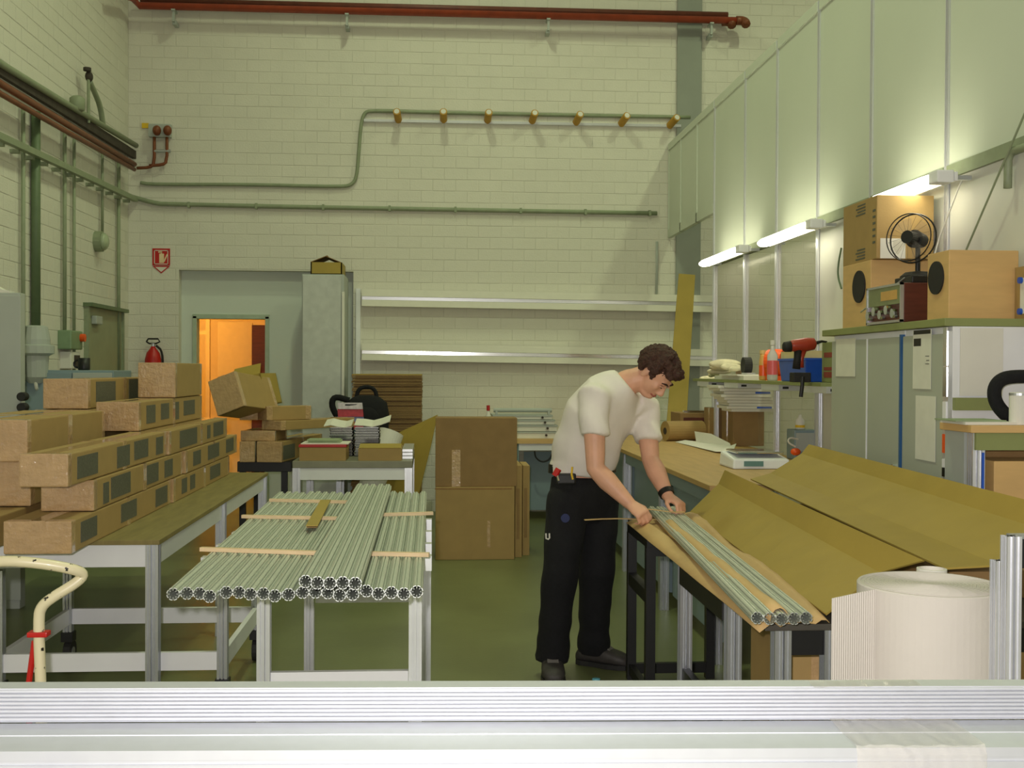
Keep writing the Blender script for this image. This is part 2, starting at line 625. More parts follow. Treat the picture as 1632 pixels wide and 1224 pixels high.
# ---------------------------------------------------------------- partition
part_w = thing('wall_right', 'aluminium framed partition of tall pale green panels', None, (XP, 9, 0))
part_w['kind'] = 'structure'
yof = lambda px, py=300: at(px, py, X=XP).y
Z_TOP, Z_RAIL, Z_HEAD = at(1245, 62, X=XP).z, at(1245, 378, X=XP).z, at(1095, 364, X=XP).z
posts_px = [1141, 1190, 1241, 1307, 1392, 1513]
ys = [yof(p) for p in posts_px]
ys += [ys[-1] - 1.0, ys[-1] - 2.0, ys[-1] - 3.0]
yh = [WB - .02, yof(1087), yof(1113), ys[0]]
for y in ys:
    post(XP, y, 0, Z_TOP, 'upright', M_ALUB, part_w, w=.04)
for i in range(3):
    MB().box(XP - .012, XP + .012, yh[i + 1] + .012, yh[i] - .012, Z_HEAD + .05, Z_TOP - .06).build('panel', M_PANEL, part_w)
    MB().box(XP - .022, XP + .022, yh[i + 1] - .014, yh[i + 1] + .014, Z_HEAD, Z_TOP).build('mullion', M_PANEL, part_w) if i < 2 else None
MB().box(XP - .022, XP + .022, yh[0] - .03, yh[0], Z_HEAD, Z_TOP).build('mullion', M_PANEL, part_w)
MB().box(XP - .022, XP + .022, ys[0] + .022, yh[0] - .03, Z_HEAD, Z_HEAD + .09).build('header_rail', M_PANEL, part_w)
MB().box(XP - .024, XP + .024, ys[0] + .022, yh[0], Z_TOP - .07, Z_TOP).build('top_rail', M_PANEL, part_w)
for i in range(len(ys) - 1):
    a, b = ys[i + 1] + .021, ys[i] - .021
    MB().box(XP - .012, XP + .012, a, b, Z_RAIL + .03, Z_TOP - .07).build('panel', M_PANEL, part_w)
    MB().box(XP - .024, XP + .024, a, b, Z_TOP - .07, Z_TOP).build('top_rail', M_PANEL, part_w)
    MB().box(XP - .026, XP + .022, a, b, Z_RAIL - .035, Z_RAIL + .03).build('middle_rail', M_GREENP, part_w)
    MB().box(XP - .006, XP + .006, a, b, .06, Z_RAIL - .035).build('pane', M_CLEAR if i < 3 else M_FROST, part_w)
    MB().box(XP - .022, XP + .022, a, b, 0, .06).build('bottom_rail', M_ALU, part_w)

# ================================================================ fixed to the walls
# rust-red twin pipe near the top of the back wall
a, b = at(222, 9, Y=WB - .16), at(1182, 33, Y=WB - .16)
t = thing('pipe_run', 'rust-red twin pipe run high across the back wall', 'pipe', (a + b) / 2)
MB().tube([at(186, -12, X=WL + .16), a + V((0, -.25, 0)), a, b], .038, smooth=0).build('pipe', M_RUST, t, smooth=True)
a2, b2 = a + V((0, .06, .07)), b + V((-.14, .06, .075))
MB().tube([a2, b2], .034).build('pipe', mat('dark_rust_pipe', (104, 54, 40), .5, var=.15), t, smooth=True)
for q in (b, b2 + V((0, 0, -.07))):
    MB().tube([q + V((-.06, 0, 0)), q + V((0, 0, 0)), q + V((.03, -.03, -.02)), q + V((.03, -.07, -.06))], .05, smooth=1).build('pipe_elbow', M_COPPER, t, smooth=True)
for px in (275, 545, 866, 1132):
    c = a.lerp(b, (px - 222) / (1182 - 222))
    k = MB().box(c.x - .02, c.x + .02, c.y + .02, WB - .008, c.z - .18, c.z - .14).box(c.x - .012, c.x + .012, c.y - .02, c.y + .02, c.z - .16, c.z - .03)
    k.box(c.x - .02, c.x + .02, c.y - .04, c.y + .1, c.z - .05, c.z - .035)
    k.build('pipe_bracket', M_GREYST, t)

# grey cable that steps up over the hook rail
pts = [(224, 291), (240, 294), (400, 294), (545, 298), (562, 294), (569, 280), (572, 240), (575, 200), (580, 180), (592, 176), (700, 180), (1100, 187)]
mb = MB().tube([at(x, y, Y=WB - .025) for x, y in pts], .02, smooth=2)
tag(mb.build('cable_run', M_GREENP, smooth=True), 'thick grey cable stepping up the back wall above the hooks', 'cable')
# lower straight conduit
mb = [at(212, 314, Y=WB - .03), at(240, 322, Y=WB - .03), at(262, 326, Y=WB - .03), at(1047, 340, Y=WB - .03)]
t = thing('conduit_run', 'straight grey-green conduit along the back wall below the cable', 'conduit', mb[1])
MB().tube(mb, .024, smooth=1).build('conduit', M_GREENP, t, smooth=True)
for px in range(300, 1040, 105):
    c = mb[2].lerp(mb[3], (px - 262) / (1047 - 262))
    MB().box(c.x - .012, c.x + .012, c.y - .028, WB - .001, c.z - .03, c.z + .03).build('conduit_clip', M_GREENP, t)
# thin cable from the partition down to the rack
tag(MB().tube([at(1047, 385, Y=WB - .02), at(1047, 430, Y=WB - .02), at(1046, 470, Y=WB - .02)], .014).build('drop_cable', M_GREYST, smooth=True),
    'thin vertical cable under the far end of the partition', 'cable')

# rail with seven tube hooks
a, b = at(580, 192, Y=WB - .02), at(1085, 201, Y=WB - .02)
t = thing('hook_rail', 'thin metal rail with mustard tube hooks high on back wall', 'hook rail', (a + b) / 2)
MB().beam(a, b, .035, .028).build('rail', M_ALUB, t)
for px, py in ((635, 190), (707, 190), (777, 191), (848, 192), (918, 194), (990, 196), (1067, 199)):
    c = at(px, py, Y=WB - .02)
    lean = V(((c.x - .3) * .02, -.17, .045))
    o = MB().cyl(c + V((0, .0, -.01)), c + lean, .04, n=14).build('hook', M_GOLD, t, smooth=False)
    MB().cyl(c + lean * 1.001, c + lean * 1.03, .028, n=14).build('hook_cap', M_PAPER, o)

# aluminium rack: upright and two deep rails
t = thing('storage_rack', 'white wall rack with two long horizontal rails and an upright', 'rack', at(577, 560, Y=WB - .03))
c = at(571, 460, Y=WB - .04)
MB().box(c.x - .025, c.x + .025, WB - .05, WB - .001, .2, c.z + .0).build('rack_upright', M_WHITE, t, bevel=.004)
for (ya, yb), shine in (((461, 471), M_ALUB), ((547, 557), M_SHINY)):
    for k, (o0, o1) in enumerate(((0, 11), (17, 27))):
        p = [at(577, ya + o0, Y=WB - .07), at(1138, yb + o0, Y=WB - .07), at(577, ya + o1, Y=WB - .07), at(1138, yb + o1, Y=WB - .07)]
        h = p[0].z - p[2].z
        MB().beam((p[0] + p[2]) / 2, (p[1] + p[3]) / 2, .10 if k else .07, h).build('rack_rail', mat('cream_rail_paint', (238, 236, 222), .6, var=.02), t)
    p, q = at(577, ya + 14, Y=WB - .045), at(1138, yb + 14, Y=WB - .045)
    MB().beam(p, q, .05, .035).build('rack_channel', shine, t)

# safety sign, arrow pointing down at the extinguisher
t = thing('fire_sign', 'red fire extinguisher sign with down arrow near the corner', 'sign', at(257, 435, Y=WB - .006))
x0, x1, z0, z1 = front(243, 271, 396, 423, WB - .008)
yy = WB - .012
MB().box(x0, x1, yy, WB - .005, z0, z1).build('sign_plate', M_RED, t)
w = (x1 - x0)
fr = MB()
for q in ((x0 + .1 * w, x1 - .1 * w, z1 - .14 * w, z1 - .1 * w), (x0 + .1 * w, x1 - .1 * w, z0 + .06 * w, z0 + .1 * w),
          (x0 + .1 * w, x0 + .14 * w, z0 + .06 * w, z1 - .1 * w), (x1 - .14 * w, x1 - .1 * w, z0 + .06 * w, z1 - .1 * w)):
    fr.box(q[0], q[1], yy - .002, yy, q[2], q[3])
fr.build('sign_border', M_PAPER, t)
cx, cz = (x0 + x1) / 2, (z0 + z1) / 2
g = MB().box(cx - .02, cx + .03, yy - .002, yy, cz - .065, cz + .035)
g.box(cx - .03, cx + .01, yy - .002, yy, cz + .045, cz + .06).box(cx - .005, cx + .01, yy - .002, yy, cz + .035, cz + .05)
g.beam((cx + .03, yy - .001, cz - .05), (cx + .065, yy - .001, cz + .03), .002, .014, up=(1, 0, -.5))
g.build('extinguisher_symbol', mat('sign_cream', (236, 210, 170), .6), t)
za = at(257, 424, Y=WB).z
zb = at(257, 436, Y=WB).z
tri = [(x0, za), (x1, za), (cx, zb)]
tin = [(cx + (x - cx) * .68, (za - .012) + (z - za) * .66) for x, z in tri]
mk = lambda T, y0, y1: MB().add([(x, y0, z) for x, z in T] + [(x, y1, z) for x, z in T], [(0, 1, 2), (5, 4, 3), (0, 3, 4, 1), (1, 4, 5, 2), (2, 5, 3, 0)])
mk(tri, WB - .01, WB - .006).build('arrow', M_RED, t)
mk(tin, WB - .012, WB - .0095).build('arrow_centre', M_PAPER, t)

# fire extinguisher hanging below it
c = at(244, 590, Y=WB - .1)
zt, zb = at(244, 555, Y=WB - .1).z, at(244, 622, Y=WB - .1).z
t = thing('fire_extinguisher', 'red fire extinguisher with black handle hung near the corner', 'extinguisher', (c.x, c.y, zb))
r = .085
MB().lathe([(r * .6, 0), (r, .02), (r, zt - zb - .12), (r * .8, zt - zb - .05), (r * .35, zt - zb), (.02, zt - zb + .02)], (c.x, c.y, zb)).build('cylinder', M_RED, t, smooth=True)
MB().cyl((c.x, c.y, zt), (c.x, c.y, zt + .05), .02).build('valve', M_ALU, t)
MB().tube([(c.x - .07, c.y, zt + .07), (c.x - .05, c.y, zt + .1), (c.x + .05, c.y, zt + .1), (c.x + .07, c.y, zt + .07), (c.x + .03, c.y, zt + .05), (c.x - .04, c.y, zt + .05), (c.x - .07, c.y, zt + .07)], .009).build('handle', M_RUBBER, t)
MB().tube([(c.x + .03, c.y, zt + .03), (c.x + .1, c.y, zt - .03), (c.x + .1, c.y, zt - .3)], .012, smooth=2).build('hose', M_RUBBER, t)
MB().box(c.x - .05, c.x + .05, c.y + .06, WB - .001, zb + .2, zb + .24).build('wall_bracket', M_BLACK, t)

# heating valve set in the corner
c = at(256, 205, Y=WB - .06)
t = thing('valve_set', 'corner valve box with two brown knobs and copper pipes', 'valve', c)
x0, x1, z0, z1 = front(236, 272, 197, 218, WB - .08)
MB().box(x0, x1, WB - .08, WB - .001, z0, z1).build('valve_box', M_GREYST, t, bevel=.01)
for px in (250, 267):
    q = at(px, 208, Y=WB - .1)
    MB().ell(q, (.045, .05, .055)).build('knob', M_COPPER, t, smooth=True)
for px, pyb in ((246, 262), (266, 258)):
    MB().tube([at(px, 218, Y=WB - .06), at(px, pyb, Y=WB - .06), at(px - 8, pyb + 5, Y=WB - .06), at(px - 28, pyb + 6, Y=WB - .06)], .017, smooth=1).build('pipe', M_COPPER, t, smooth=True)
MB().cyl(at(246, 241, Y=WB - .06), at(272, 241, Y=WB - .06), .018).build('stopcock', M_ALU, t)
x0, x1, z0, z1 = front(226, 237, 196, 204, WB - .02)
MB().box(x0, x1, WB - .02, WB - .001, z0, z1).build('tag_plate', M_YELLOW, t)


# left wall runs: horizontal lines receding to the corner
def lw(px, py, off=.06):
    return at(px, py, X=WL + off)


def left_run(name, label, cat, p, r, m, off, group=None):
    o = MB().tube([lw(x, y, off) for x, y in p], r).build(name, m, smooth=True)
    return tag(o, label, cat, group)


left_run('side_pipe', 'uppermost grey-green pipe rising along the side wall', 'pipe', [(-60, 62), (0, 101), (100, 162), (217, 232)], .028, M_GREENP, .10)
left_run('side_pipe', 'upper brown pipe along the side wall, above its twin', 'pipe', [(-60, 88), (0, 133), (110, 200), (214, 262)], .028, M_COPPER, .13)
left_run('side_pipe', 'lower brown pipe along the side wall, just under its twin', 'pipe', [(-60, 106), (0, 149), (110, 212), (214, 270)], .022, M_COPPER, .13)
p0, p1 = lw(-60, 74, .07), lw(214, 247, .07)
tag(MB().beam(p0, p1, .04, .085).build('cable_tray', M_DARK), 'dark sooty cable tray between the side wall pipes', 'tray')
p0, p1 = lw(-60, 190, .09), lw(216, 318, .09)
t = thing('cable_duct', 'lower grey-green cable rail crossing the vertical conduits', 'cable rail', p0.lerp(p1, .5))
MB().beam(p0, p1, .05, .05).build('rail', M_GREENP, t)
for k in range(14):
    q = p0.lerp(p1, (k + .5) / 14)
    MB().box(WL + .001, q.x - .02, q.y - .02, q.y + .02, q.z - .05, q.z - .02).build('rail_bracket', M_GREENP, t)

# verticals on the left wall
def left_drop(px, pa, pb, r, m, label, off=.035, name='vertical_conduit'):
    y = lw(px, (pa + pb) / 2, off).y
    za = lw(px, pa, off).z
    zb_ = lw(px, pb, off).z
    o = MB().cyl((WL + off, y, zb_), (WL + off, y, za), r).build(name, m, smooth=True)
    return tag(o, label, 'conduit')


left_drop(37, 168, 610, .016, M_GREENP, 'thin vertical conduit nearest the grey cabinet')
left_drop(57, 178, 520, .036, M_DKGREEN, 'thickest dark green vertical pipe on the side wall', .045)
left_drop(103, 205, 530, .017, M_GREENP, 'vertical conduit ending in the green switch box')
left_drop(118, 222, 600, .014, M_GREENP, 'vertical conduit just right of the green switch box')
left_drop(163, 240, 376, .014, M_GREENP, 'short vertical conduit ending at the small wall lamp')
left_drop(189, 256, 600, .018, M_GREENP, 'vertical conduit closest to the hall corner')

c = lw(57, 545, .1)
t = thing('power_socket', 'large grey industrial socket under the thick green pipe', 'socket', c)
MB().lathe([(.07, .13), (.09, .12), (.11, .02), (.11, -.02), (.14, -.03), (.14, -.09), (.10, -.11), (.09, -.28), (.05, -.33)], c, n=16).build('housing', M_GREYST, t, smooth=False)
MB().box(WL + .001, c.x - .08, c.y - .06, c.y + .06, c.z - .1, c.z + .1).build('wall_plate', M_GREENP, t)
MB().tube([c + V((0, 0, -.33)), c + V((0, .03, -.36)), c + V((.02, -.04, -.38)), c + V((0, -.05, -.2))], .014, smooth=2).build('plug_cable', M_PAPER, t)

c = lw(110, 545, .05)
t = thing('switch_box', 'green switch box with orange emergency button on side wall', 'switch box', c)
za, zb = lw(110, 527, .05).z, lw(110, 557, .05).z
MB().box(WL + .001, WL + .12, c.y - .16, c.y + .16, zb, za).build('box_body', mat('switch_green', (126, 150, 116), .5), t, bevel=.012)
MB().cyl((WL + .12, c.y + .1, za - .06), (WL + .16, c.y + .1, za - .06), .035).build('button', M_ORANGE, t)
MB().box(WL + .001, WL + .1, c.y - .1, c.y + .14, zb - .17, zb - .02).build('socket_outlet', M_PAPER, t, bevel=.008)
MB().box(WL + .1, WL + .115, c.y - .02, c.y + .1, zb - .15, zb - .05).build('socket_flap', M_DARK, t)

c = lw(167, 385, .09)
t = thing('bulkhead_lamp', 'small round grey-green bulkhead lamp on the side wall', 'wall lamp', c)
MB().cyl((WL + .001, c.y, c.z), (WL + .07, c.y, c.z), .10, n=18).build('lamp_base', M_GREENP, t)
MB().ell((WL + .08, c.y, c.z), (.05, .08, .085)).build('lamp_glass', mat('bulkhead_glass', (168, 180, 150), .2), t, smooth=True)

t = thing('drain_valve', 'upright valve with bent pipe standing above the cable tray', 'valve', lw(142, 180, .1))
MB().tube([lw(141, 196, .1), lw(141, 120, .1)], .014).build('stem', M_GREENP, t)
MB().tube([lw(143, 130, .1), lw(152, 150, .1), lw(160, 170, .1), lw(164, 198, .1)], .026, smooth=2).build('bent_pipe', M_GREENP, t, smooth=True)
MB().ell(lw(142, 122, .1), (.035, .045, .05)).build('valve_head', M_DARK, t, smooth=True)
MB().cyl(lw(139, 113, .1), lw(139, 108, .1), .035).build('hand_wheel', M_DARK, t)
c = lw(123, 166, .1)
tag(MB().lathe([(.05, -.06), (.065, -.05), (.065, .05), (.04, .07)], c, n=14).build('junction_box', M_GREENP, smooth=True),
    'small round junction box on top of the upper side wall pipe', 'junction box')

# tall grey cabinets against the left wall
x0, x1, z0, z1 = front(-60, 34, 466, 660, 7.4)
t = thing('steel_cabinet', 'tall grey steel cabinet cut off by the photo edge', 'cabinet', ((x0 + x1) / 2, 7.4, 0))
MB().box(x0, x1 - .01, 7.4, 7.5, .0, z1).build('body', M_GREYST, t, bevel=.006)
MB().box(x0 + .01, x1, 7.385, 7.4, .06, z1 - .02).build('door', M_GREYST, t, bevel=.004)
for py in (632, 649):
    q = at(37, py, Y=7.37)
    MB().cyl((q.x, 7.4, q.z), (q.x, 7.33, q.z), .028).build('knob', M_RUBBER, t)
x0, x1, z0, z1 = front(-20, 24, 456, 466, 7.5)
zc = INFO[t.name][0]
ztop = at(10, 466, Y=7.4).z
t2 = thing('drawing_folder', 'thin pale folder lying on the tall grey cabinet', 'folder', ((x0 + x1) / 2, 7.5, ztop))
MB().sheet([[(x0 + (x1 - x0) * i / 4, 7.405 + .09 * j / 3, ztop + .03 + .02 * math.sin(i * 1.3)) for j in range(4)] for i in range(5)], .025).build('folder_cover', M_PAPER, t2)
MB().box(x0 + .04, x1 - .04, 7.41, 7.48, ztop + .0005, ztop + .012).build('folder_pages', M_GREYST, t2)
x0, x1, z0, z1 = front(38, 180, 590, 700, 9.2)
t = thing('low_cabinet', 'low blue-grey cabinet beside the side wall, two doors', 'cabinet', ((x0 + x1) / 2, 9.2, 0))
MB().box(x0, x1, 9.22, 9.75, 0, z1).build('body', M_BLUEST, t, bevel=.006)
xm = x0 + (x1 - x0) * .54
MB().box(x0 + .01, xm - .004, 9.2, 9.22, .05, z1 - .02).build('door', M_BLUEST, t, bevel=.003)
MB().box(xm + .004, x1 - .01, 9.2, 9.22, .05, z1 - .02).build('door', M_GREYST, t, bevel=.003)
LOWZ = z1
q = at(134, 582, Y=9.45)
t = thing('coffee_mug', 'black mug on the low blue-grey cabinet', 'mug', (q.x, 9.45, LOWZ))
MB().lathe([(.045, 0), (.048, .01), (.048, .1), (.042, .1), (.04, .02)], (q.x, 9.45, LOWZ + .0005), n=18).build('mug_body', M_BLACK, t, smooth=True)
MB().tube([(q.x - .045, 9.45, LOWZ + .085), (q.x - .08, 9.45, LOWZ + .07), (q.x - .08, 9.45, LOWZ + .03), (q.x - .045, 9.45, LOWZ + .02)], .008, smooth=1).build('mug_handle', M_BLACK, t)

# tall pale cabinet beside the doorway with a carton on top
x0, x1, z0, z1 = front(481, 548, 437, 690, WB - .62)
CABY = WB - .62
t = thing('tall_cabinet', 'tall pale grey cabinet with white edge beside the doorway', 'cabinet', ((x0 + x1) / 2, CABY, 0))
MB().box(x0, x1, CABY, WB - .03, 0, z1).build('body', M_GREYST, t, bevel=.004)
MB().box(x0 + .01, x1 - .03, CABY - .018, CABY, .06, z1 - .012).build('door', mat('cabinet_front', (196, 199, 194), .55), t, bevel=.003)
MB().box(x1 - .02, x1 + .006, CABY - .022, CABY + .02, .1, z1 - .18).build('edge_strip', M_PAPER, t)
xa, xb, za, zb_ = front(495, 545, 418, 436, CABY + .05)
q = thing('carton', 'open olive carton on top of the tall pale cabinet', 'carton', ((xa + xb) / 2, CABY + .3, z1))
mb = MB().box(xa, xb, CABY + .05, CABY + .062, z1 + .0005, zb_).box(xa, xb, CABY + .5, CABY + .512, z1 + .0005, zb_)
mb.box(xa, xa + .012, CABY + .05, CABY + .51, z1 + .0005, zb_).box(xb - .012, xb, CABY + .05, CABY + .51, z1 + .0005, zb_).box(xa, xb, CABY + .05, CABY + .51, z1 + .0005, z1 + .012)
mb.build('carton_body', M_CARD3, q)
m0 = (xa + xb) / 2
for s_ in (-1, 1):
    e = xa if s_ < 0 else xb
    mb = MB().sheet([[(e, CABY + .06, zb_), (m0 - s_ * .01, CABY + .08, zb_ + .07)], [(e, CABY + .5, zb_), (m0 - s_ * .01, CABY + .45, zb_ + .07)]], .006)
    mb.build('flap', M_CARD2, q)


# fluorescent lamps along the partition
def strip_lamp(px0, px1, py0, py1, label, X=2.42):
    a, b = at(px0, py0, X=X), at(px1, py1, X=X)
    zc = (a.z + b.z) / 2
    t = thing('fluorescent_lamp', label, 'lamp', (X, (a.y + b.y) / 2, zc), group='strip lamps on the partition')
    y0, y1 = b.y, a.y
    rr = .05
    L_ = y1 - y0 - .1
    MB().ring_loft([[V((X + rr * s_ * math.cos(a_), y0 + .1 + L_ * f_, zc + rr * .62 * s_ * math.sin(a_))) for a_ in [2 * math.pi * q_ / 14 for q_ in range(14)]]
                    for f_, s_ in ((0, .75), (.03, .95), (.1, 1), (.9, 1), (.96, .85), (1, .35))]).build('diffuser', M_LAMP, t, smooth=True)
    MB().box(X + rr + .001, X + rr + .018, y0, y1 - .03, zc - .022, zc + .022).build('housing', M_WHITE, t, bevel=.004)
    MB().box(X - rr * .7, X + rr, y0, y0 + .099, zc - .03, zc + .03).build('end_cap', M_WHITE, t, bevel=.008)
    for k in (.06, .94):
        y = y0 + (y1 - y0) * k
        MB().box(X + rr + .0185, XP - .0265, y - .015, y + .015, zc - .01, zc + .01).build('mounting_arm', M_ALU, t)


strip_lamp(1119, 1184, 417, 401, 'lit strip lamp farthest along the partition')
strip_lamp(1213, 1300, 388, 357, 'lit strip lamp in the middle of the partition')
strip_lamp(1392, 1505, 318, 286, 'lit strip lamp right above the desk fan')

# ================================================================ left side: bench, trolley, parcels
BT = .80
t = thing('workbench', 'long workbench with worn board top carrying the taped parcels', 'workbench', (-1.9, 5.0, 0))
bx0, bx1, by0, by1 = -2.58, -1.19, 5.0, 8.25
MB().box(bx0, bx1, by0, by1, BT - .022, BT).build('bench_top', M_WOOD, t, bevel=.003)
for y in (by0 + .035, 6.62, by1 - .035):
    post(bx1 - .035, y, 0, BT - .022, 'leg', M_ALU, t, w=.055, grooves=3)
    post(bx0 + .04, y, 0, BT - .022, 'leg', M_ALU, t, w=.055, grooves=3)
MB().box(bx0 + .07, bx1 - .063, by0 + .015, by0 + .04, BT - .12, BT - .0225).build('apron', M_WHITE, t)
for a_, b_ in ((by0 + .063, 6.592), (6.648, by1 - .063)):
    MB().box(bx1 - .05, bx1 - .025, a_, b_, BT - .12, BT - .0225).build('apron', M_WHITE, t)

# trolley frame standing half under the bench
t = thing('trolley_frame', 'aluminium trolley frame on castors under the parcel bench', 'trolley', (-1.42, 5.5, 0))
tx0, tx1, ty0, ty1 = -1.90, -.93, 5.075, 6.02
for x in (tx0, tx1):
    for y in (ty0, ty1):
        post(x, y, .17, .66, 'upright', M_ALU, t)
        MB().box(x - .03, x + .03, y - .03, y + .03, .12, .169).build('castor_fork', M_BLACK, t)
        c_ = MB().cyl((x - .018, y + .02, .06), (x + .018, y + .02, .06), .06, n=18).build('castor_wheel', M_RUBBER, t)
        MB().cyl((x - .021, y + .02, .06), (x + .021, y + .02, .06), .025, n=12).build('hub', M_ALU, c_)
for y in (ty0, ty1):
    MB().box(tx0 + .023, tx1 - .023, y - .012, y + .012, .21, .29).build('rail', M_WHITE, t)
for x in (tx0, tx1):
    MB().box(x - .012, x + .012, ty0 + .023, ty1 - .023, .21, .29).build('rail', M_WHITE, t)


# taped parcels ------------------------------------------------------------
def parcel(label, x1, y0, z0, w, l, h, labels=(), rz=0.0, m=None, name='parcel', group='taped parcels on the bench', rot=None, seam=True):
    """Long taped carton; x1 right edge, y0 near end. labels: (y from, y to, z from, z to) on the right side, as fractions."""
    t = thing(name, label, 'parcel', (x1 - w / 2, y0, z0 + .0008), rot or (0, 0, rz), group)
    MB().box(-w / 2, w / 2, 0, l, 0, h).build('carton', m or M_CARD, t, bevel=.006)
    e = .0012
    for a, b in ((0, .055), (l - .055, l)):        # tape round both ends
        tp = MB()
        tp.box(-w / 2 - e, w / 2 + e, a - (e if a == 0 else 0), b + (e if b == l else 0), -.0, h + e)
        tp.build('tape', M_TAPE, t, bevel=.006)
    MB().box(-.03, .03, -.0024, l + .0024, h - .3 * h, h + e * 2).build('tape', M_TAPE, t)
    if seam and l > 1:
        MB().box(-w / 2 - e, w / 2 + e, l * .5 - .03, l * .5 + .03, -.0, h + e).build('tape', M_TAPE, t)
    for a, b, c_, d_ in labels:
        MB().box(w / 2, w / 2 + e * 1.6, l * a, l * b, h * c_, h * d_).build('printed_patch', M_LABEL, t)
    return t


H = .132
HS = .1355
X1 = -1.45
L3 = ((.04, .16, .15, .85), (.30, .36, .12, .8), (.42, .54, .2, .85), (.72, .80, .2, .85))
parcel('taped parcel at the front of the bottom row, end overhanging the bench', X1, 4.63, BT, .265, 1.72, H, ((.07, .2, .2, .85), (.42, .58, .2, .85), (.80, .95, .15, .85)))
parcel('taped parcel at the back of the bottom row', X1 + .01, 6.37, BT, .25, 1.72, H, ((.12, .2, .2, .85), (.25, .33, .2, .85), (.6, .8, .2, .85)))
parcel('taped parcel at the front of the second row from below', X1 - .0, 4.93, BT + HS, .22, 1.72, H, ((.08, .13, .1, .8), (.15, .34, .15, .9), (.52, .66, .15, .9), (.74, .85, .15, .85)))
parcel('taped parcel at the back of the second row from below', X1 + .012, 6.67, BT + HS, .22, 1.71, H, ((.12, .25, .2, .85), (.38, .6, .2, .9), (.75, .92, .2, .9)))
parcel('taped parcel at the front of the third row, jutting toward the camera', X1 - .01, 4.62, BT + 2 * HS, .19, 1.67, H, ((.07, .24, .15, .85), (.42, .55, .1, .85), (.6, .76, .2, .9), (.86, .95, .15, .85)))
parcel('taped parcel at the back of the third row', X1 + .0, 6.31, BT + 2 * HS, .21, 1.74, H, ((.15, .42, .15, .9), (.6, .66, .2, .85), (.72, .92, .2, .9)))
parcel('taped parcel alone in the fourth row, below the highest parcel', -1.60, 6.25, BT + 3 * HS, .225, 1.68, .158, ((.1, .22, .2, .85), (.3, .42, .25, .85), (.52, .58, .15, .85), (.66, .86, .25, .85)))
parcel('highest taped parcel of all, short and square, near the extinguisher', -1.595, 7.1, BT + 3 * HS + .162, .225, .8, .215, (), seam=False)
HL = .178
parcel('lowest taped parcel of the left column, at the photo edge', -1.80, 4.7, BT, .3, 1.7, .13, ())
parcel('big taped parcel in the middle of the left column', -1.78, 5.12, BT + .135, .30, 1.7, .20, ())
parcel('big taped parcel with plain side on top of the left column', -1.77, 5.05, BT + .338, .42, 1.17, .182, ())
parcel('taped parcel wedged under the second highest parcel', -1.86, 6.27, BT + .338, .3, 1.6, .182, ())
parcel('taped parcel on the left column, second highest, dark print on side', -1.90, 6.35, BT + .524, .24, 1.5, .165, ((.1, .36, .2, .9), (.56, .8, .2, .95)))

# second pile of parcels on a black table by the doorway
x0, x1, z0, z1 = front(378, 464, 736, 752, 9.5)
t = thing('side_table', 'black table under the second parcel pile', 'table', ((x0 + x1) / 2, 9.5, 0))
TB = z1
MB().box(x0, x1, 9.5, 10.35, z0, z1).build('table_top', M_BLACK, t, bevel=.004)
for xx in (x0 + .04, x1 - .06):
    for yy in (9.54, 10.3):
        MB().box(xx - .025, xx + .025, yy - .025, yy + .025, 0, z0).build('leg', M_BLACK, t)
G2 = 'parcels piled on the black table'
x0, x1, z0, z1 = front(382, 406, 704, 735, 9.45)
parcel('narrow taped parcel lowest at left of the doorway pile', x1, 9.45, TB, x1 - x0, .8, z1 - TB, (), group=G2, seam=False)
xa, xb, za, zb_ = front(409, 450, 704, 735, 9.45)
parcel('long taped parcel lowest in the doorway pile, running back', xb, 9.43, TB, xb - xa, 1.25, zb_ - TB, ((.03, .3, .1, .8), (.45, .7, .15, .8)), rz=-.17, group=G2)
zt = max(z1, zb_)
x0, x1, z0, z1 = front(383, 438, 688, 704, 9.5)
parcel('flat taped parcel second from below in the doorway pile', x1, 9.5, zt + .002, x1 - x0, .45, .085, (), rz=-.1, group=G2, seam=False)
z2 = zt + .09
x0, x1, z0, z1 = front(386, 402, 672, 688, 9.6)
parcel('thin taped parcel lying crosswise in the doorway pile', x0 + .36, 9.56, z2, .22, .95, .078, (), rz=-.62, group=G2, seam=False)
z3 = z2 + .08
x0, x1, z0, z1 = front(405, 431, 648, 671, 9.65)
parcel('small clear-taped parcel above the crosswise one', x1 + .02, 9.62, z3 + .001, .17, .42, .118, (), rz=-.95, group=G2, seam=False)
x0, x1, z0, z1 = front(378, 405, 660, 672, 9.62)
parcel('low dark parcel propping the tilted parcel', x0 + .17, 9.62, z3 + .001, .15, .5, .07, (), m=M_CARD2, group=G2, seam=False)
# tilted one leaning on top
c = at(367, 660, Y=9.35)
t = parcel('tilted taped parcel leaning over the doorway pile', 0, 0, 0, .25, .62, .30, (), rot=(-.10, -.36, -.30), m=M_CARD, group=G2, seam=False)
t.location = at(368, 655, Y=9.25)
c = at(415, 640, Y=9.8)
t = thing('open_carton', 'open olive carton tipped behind the tilted parcel', 'carton', at(415, 648, Y=9.9), (0, -.22, -.2))
mb = MB().box(-.13, .13, -.2, -.19, 0, .27).box(-.13, .13, .19, .2, 0, .27).box(-.13, -.12, -.2, .2, 0, .27).box(.12, .13, -.2, .2, 0, .27).box(-.13, .13, -.2, .2, 0, .01)
mb.build('carton_body', M_CARD3, t)
MB().hexa([(-.13, -.2, .27), (.13, -.2, .27), (.13, -.195, .27), (-.13, -.195, .27), (-.12, -.1, .36), (.12, -.1, .36), (.12, -.095, .36), (-.12, -.095, .36)]).build('flap', M_CARD3, t)

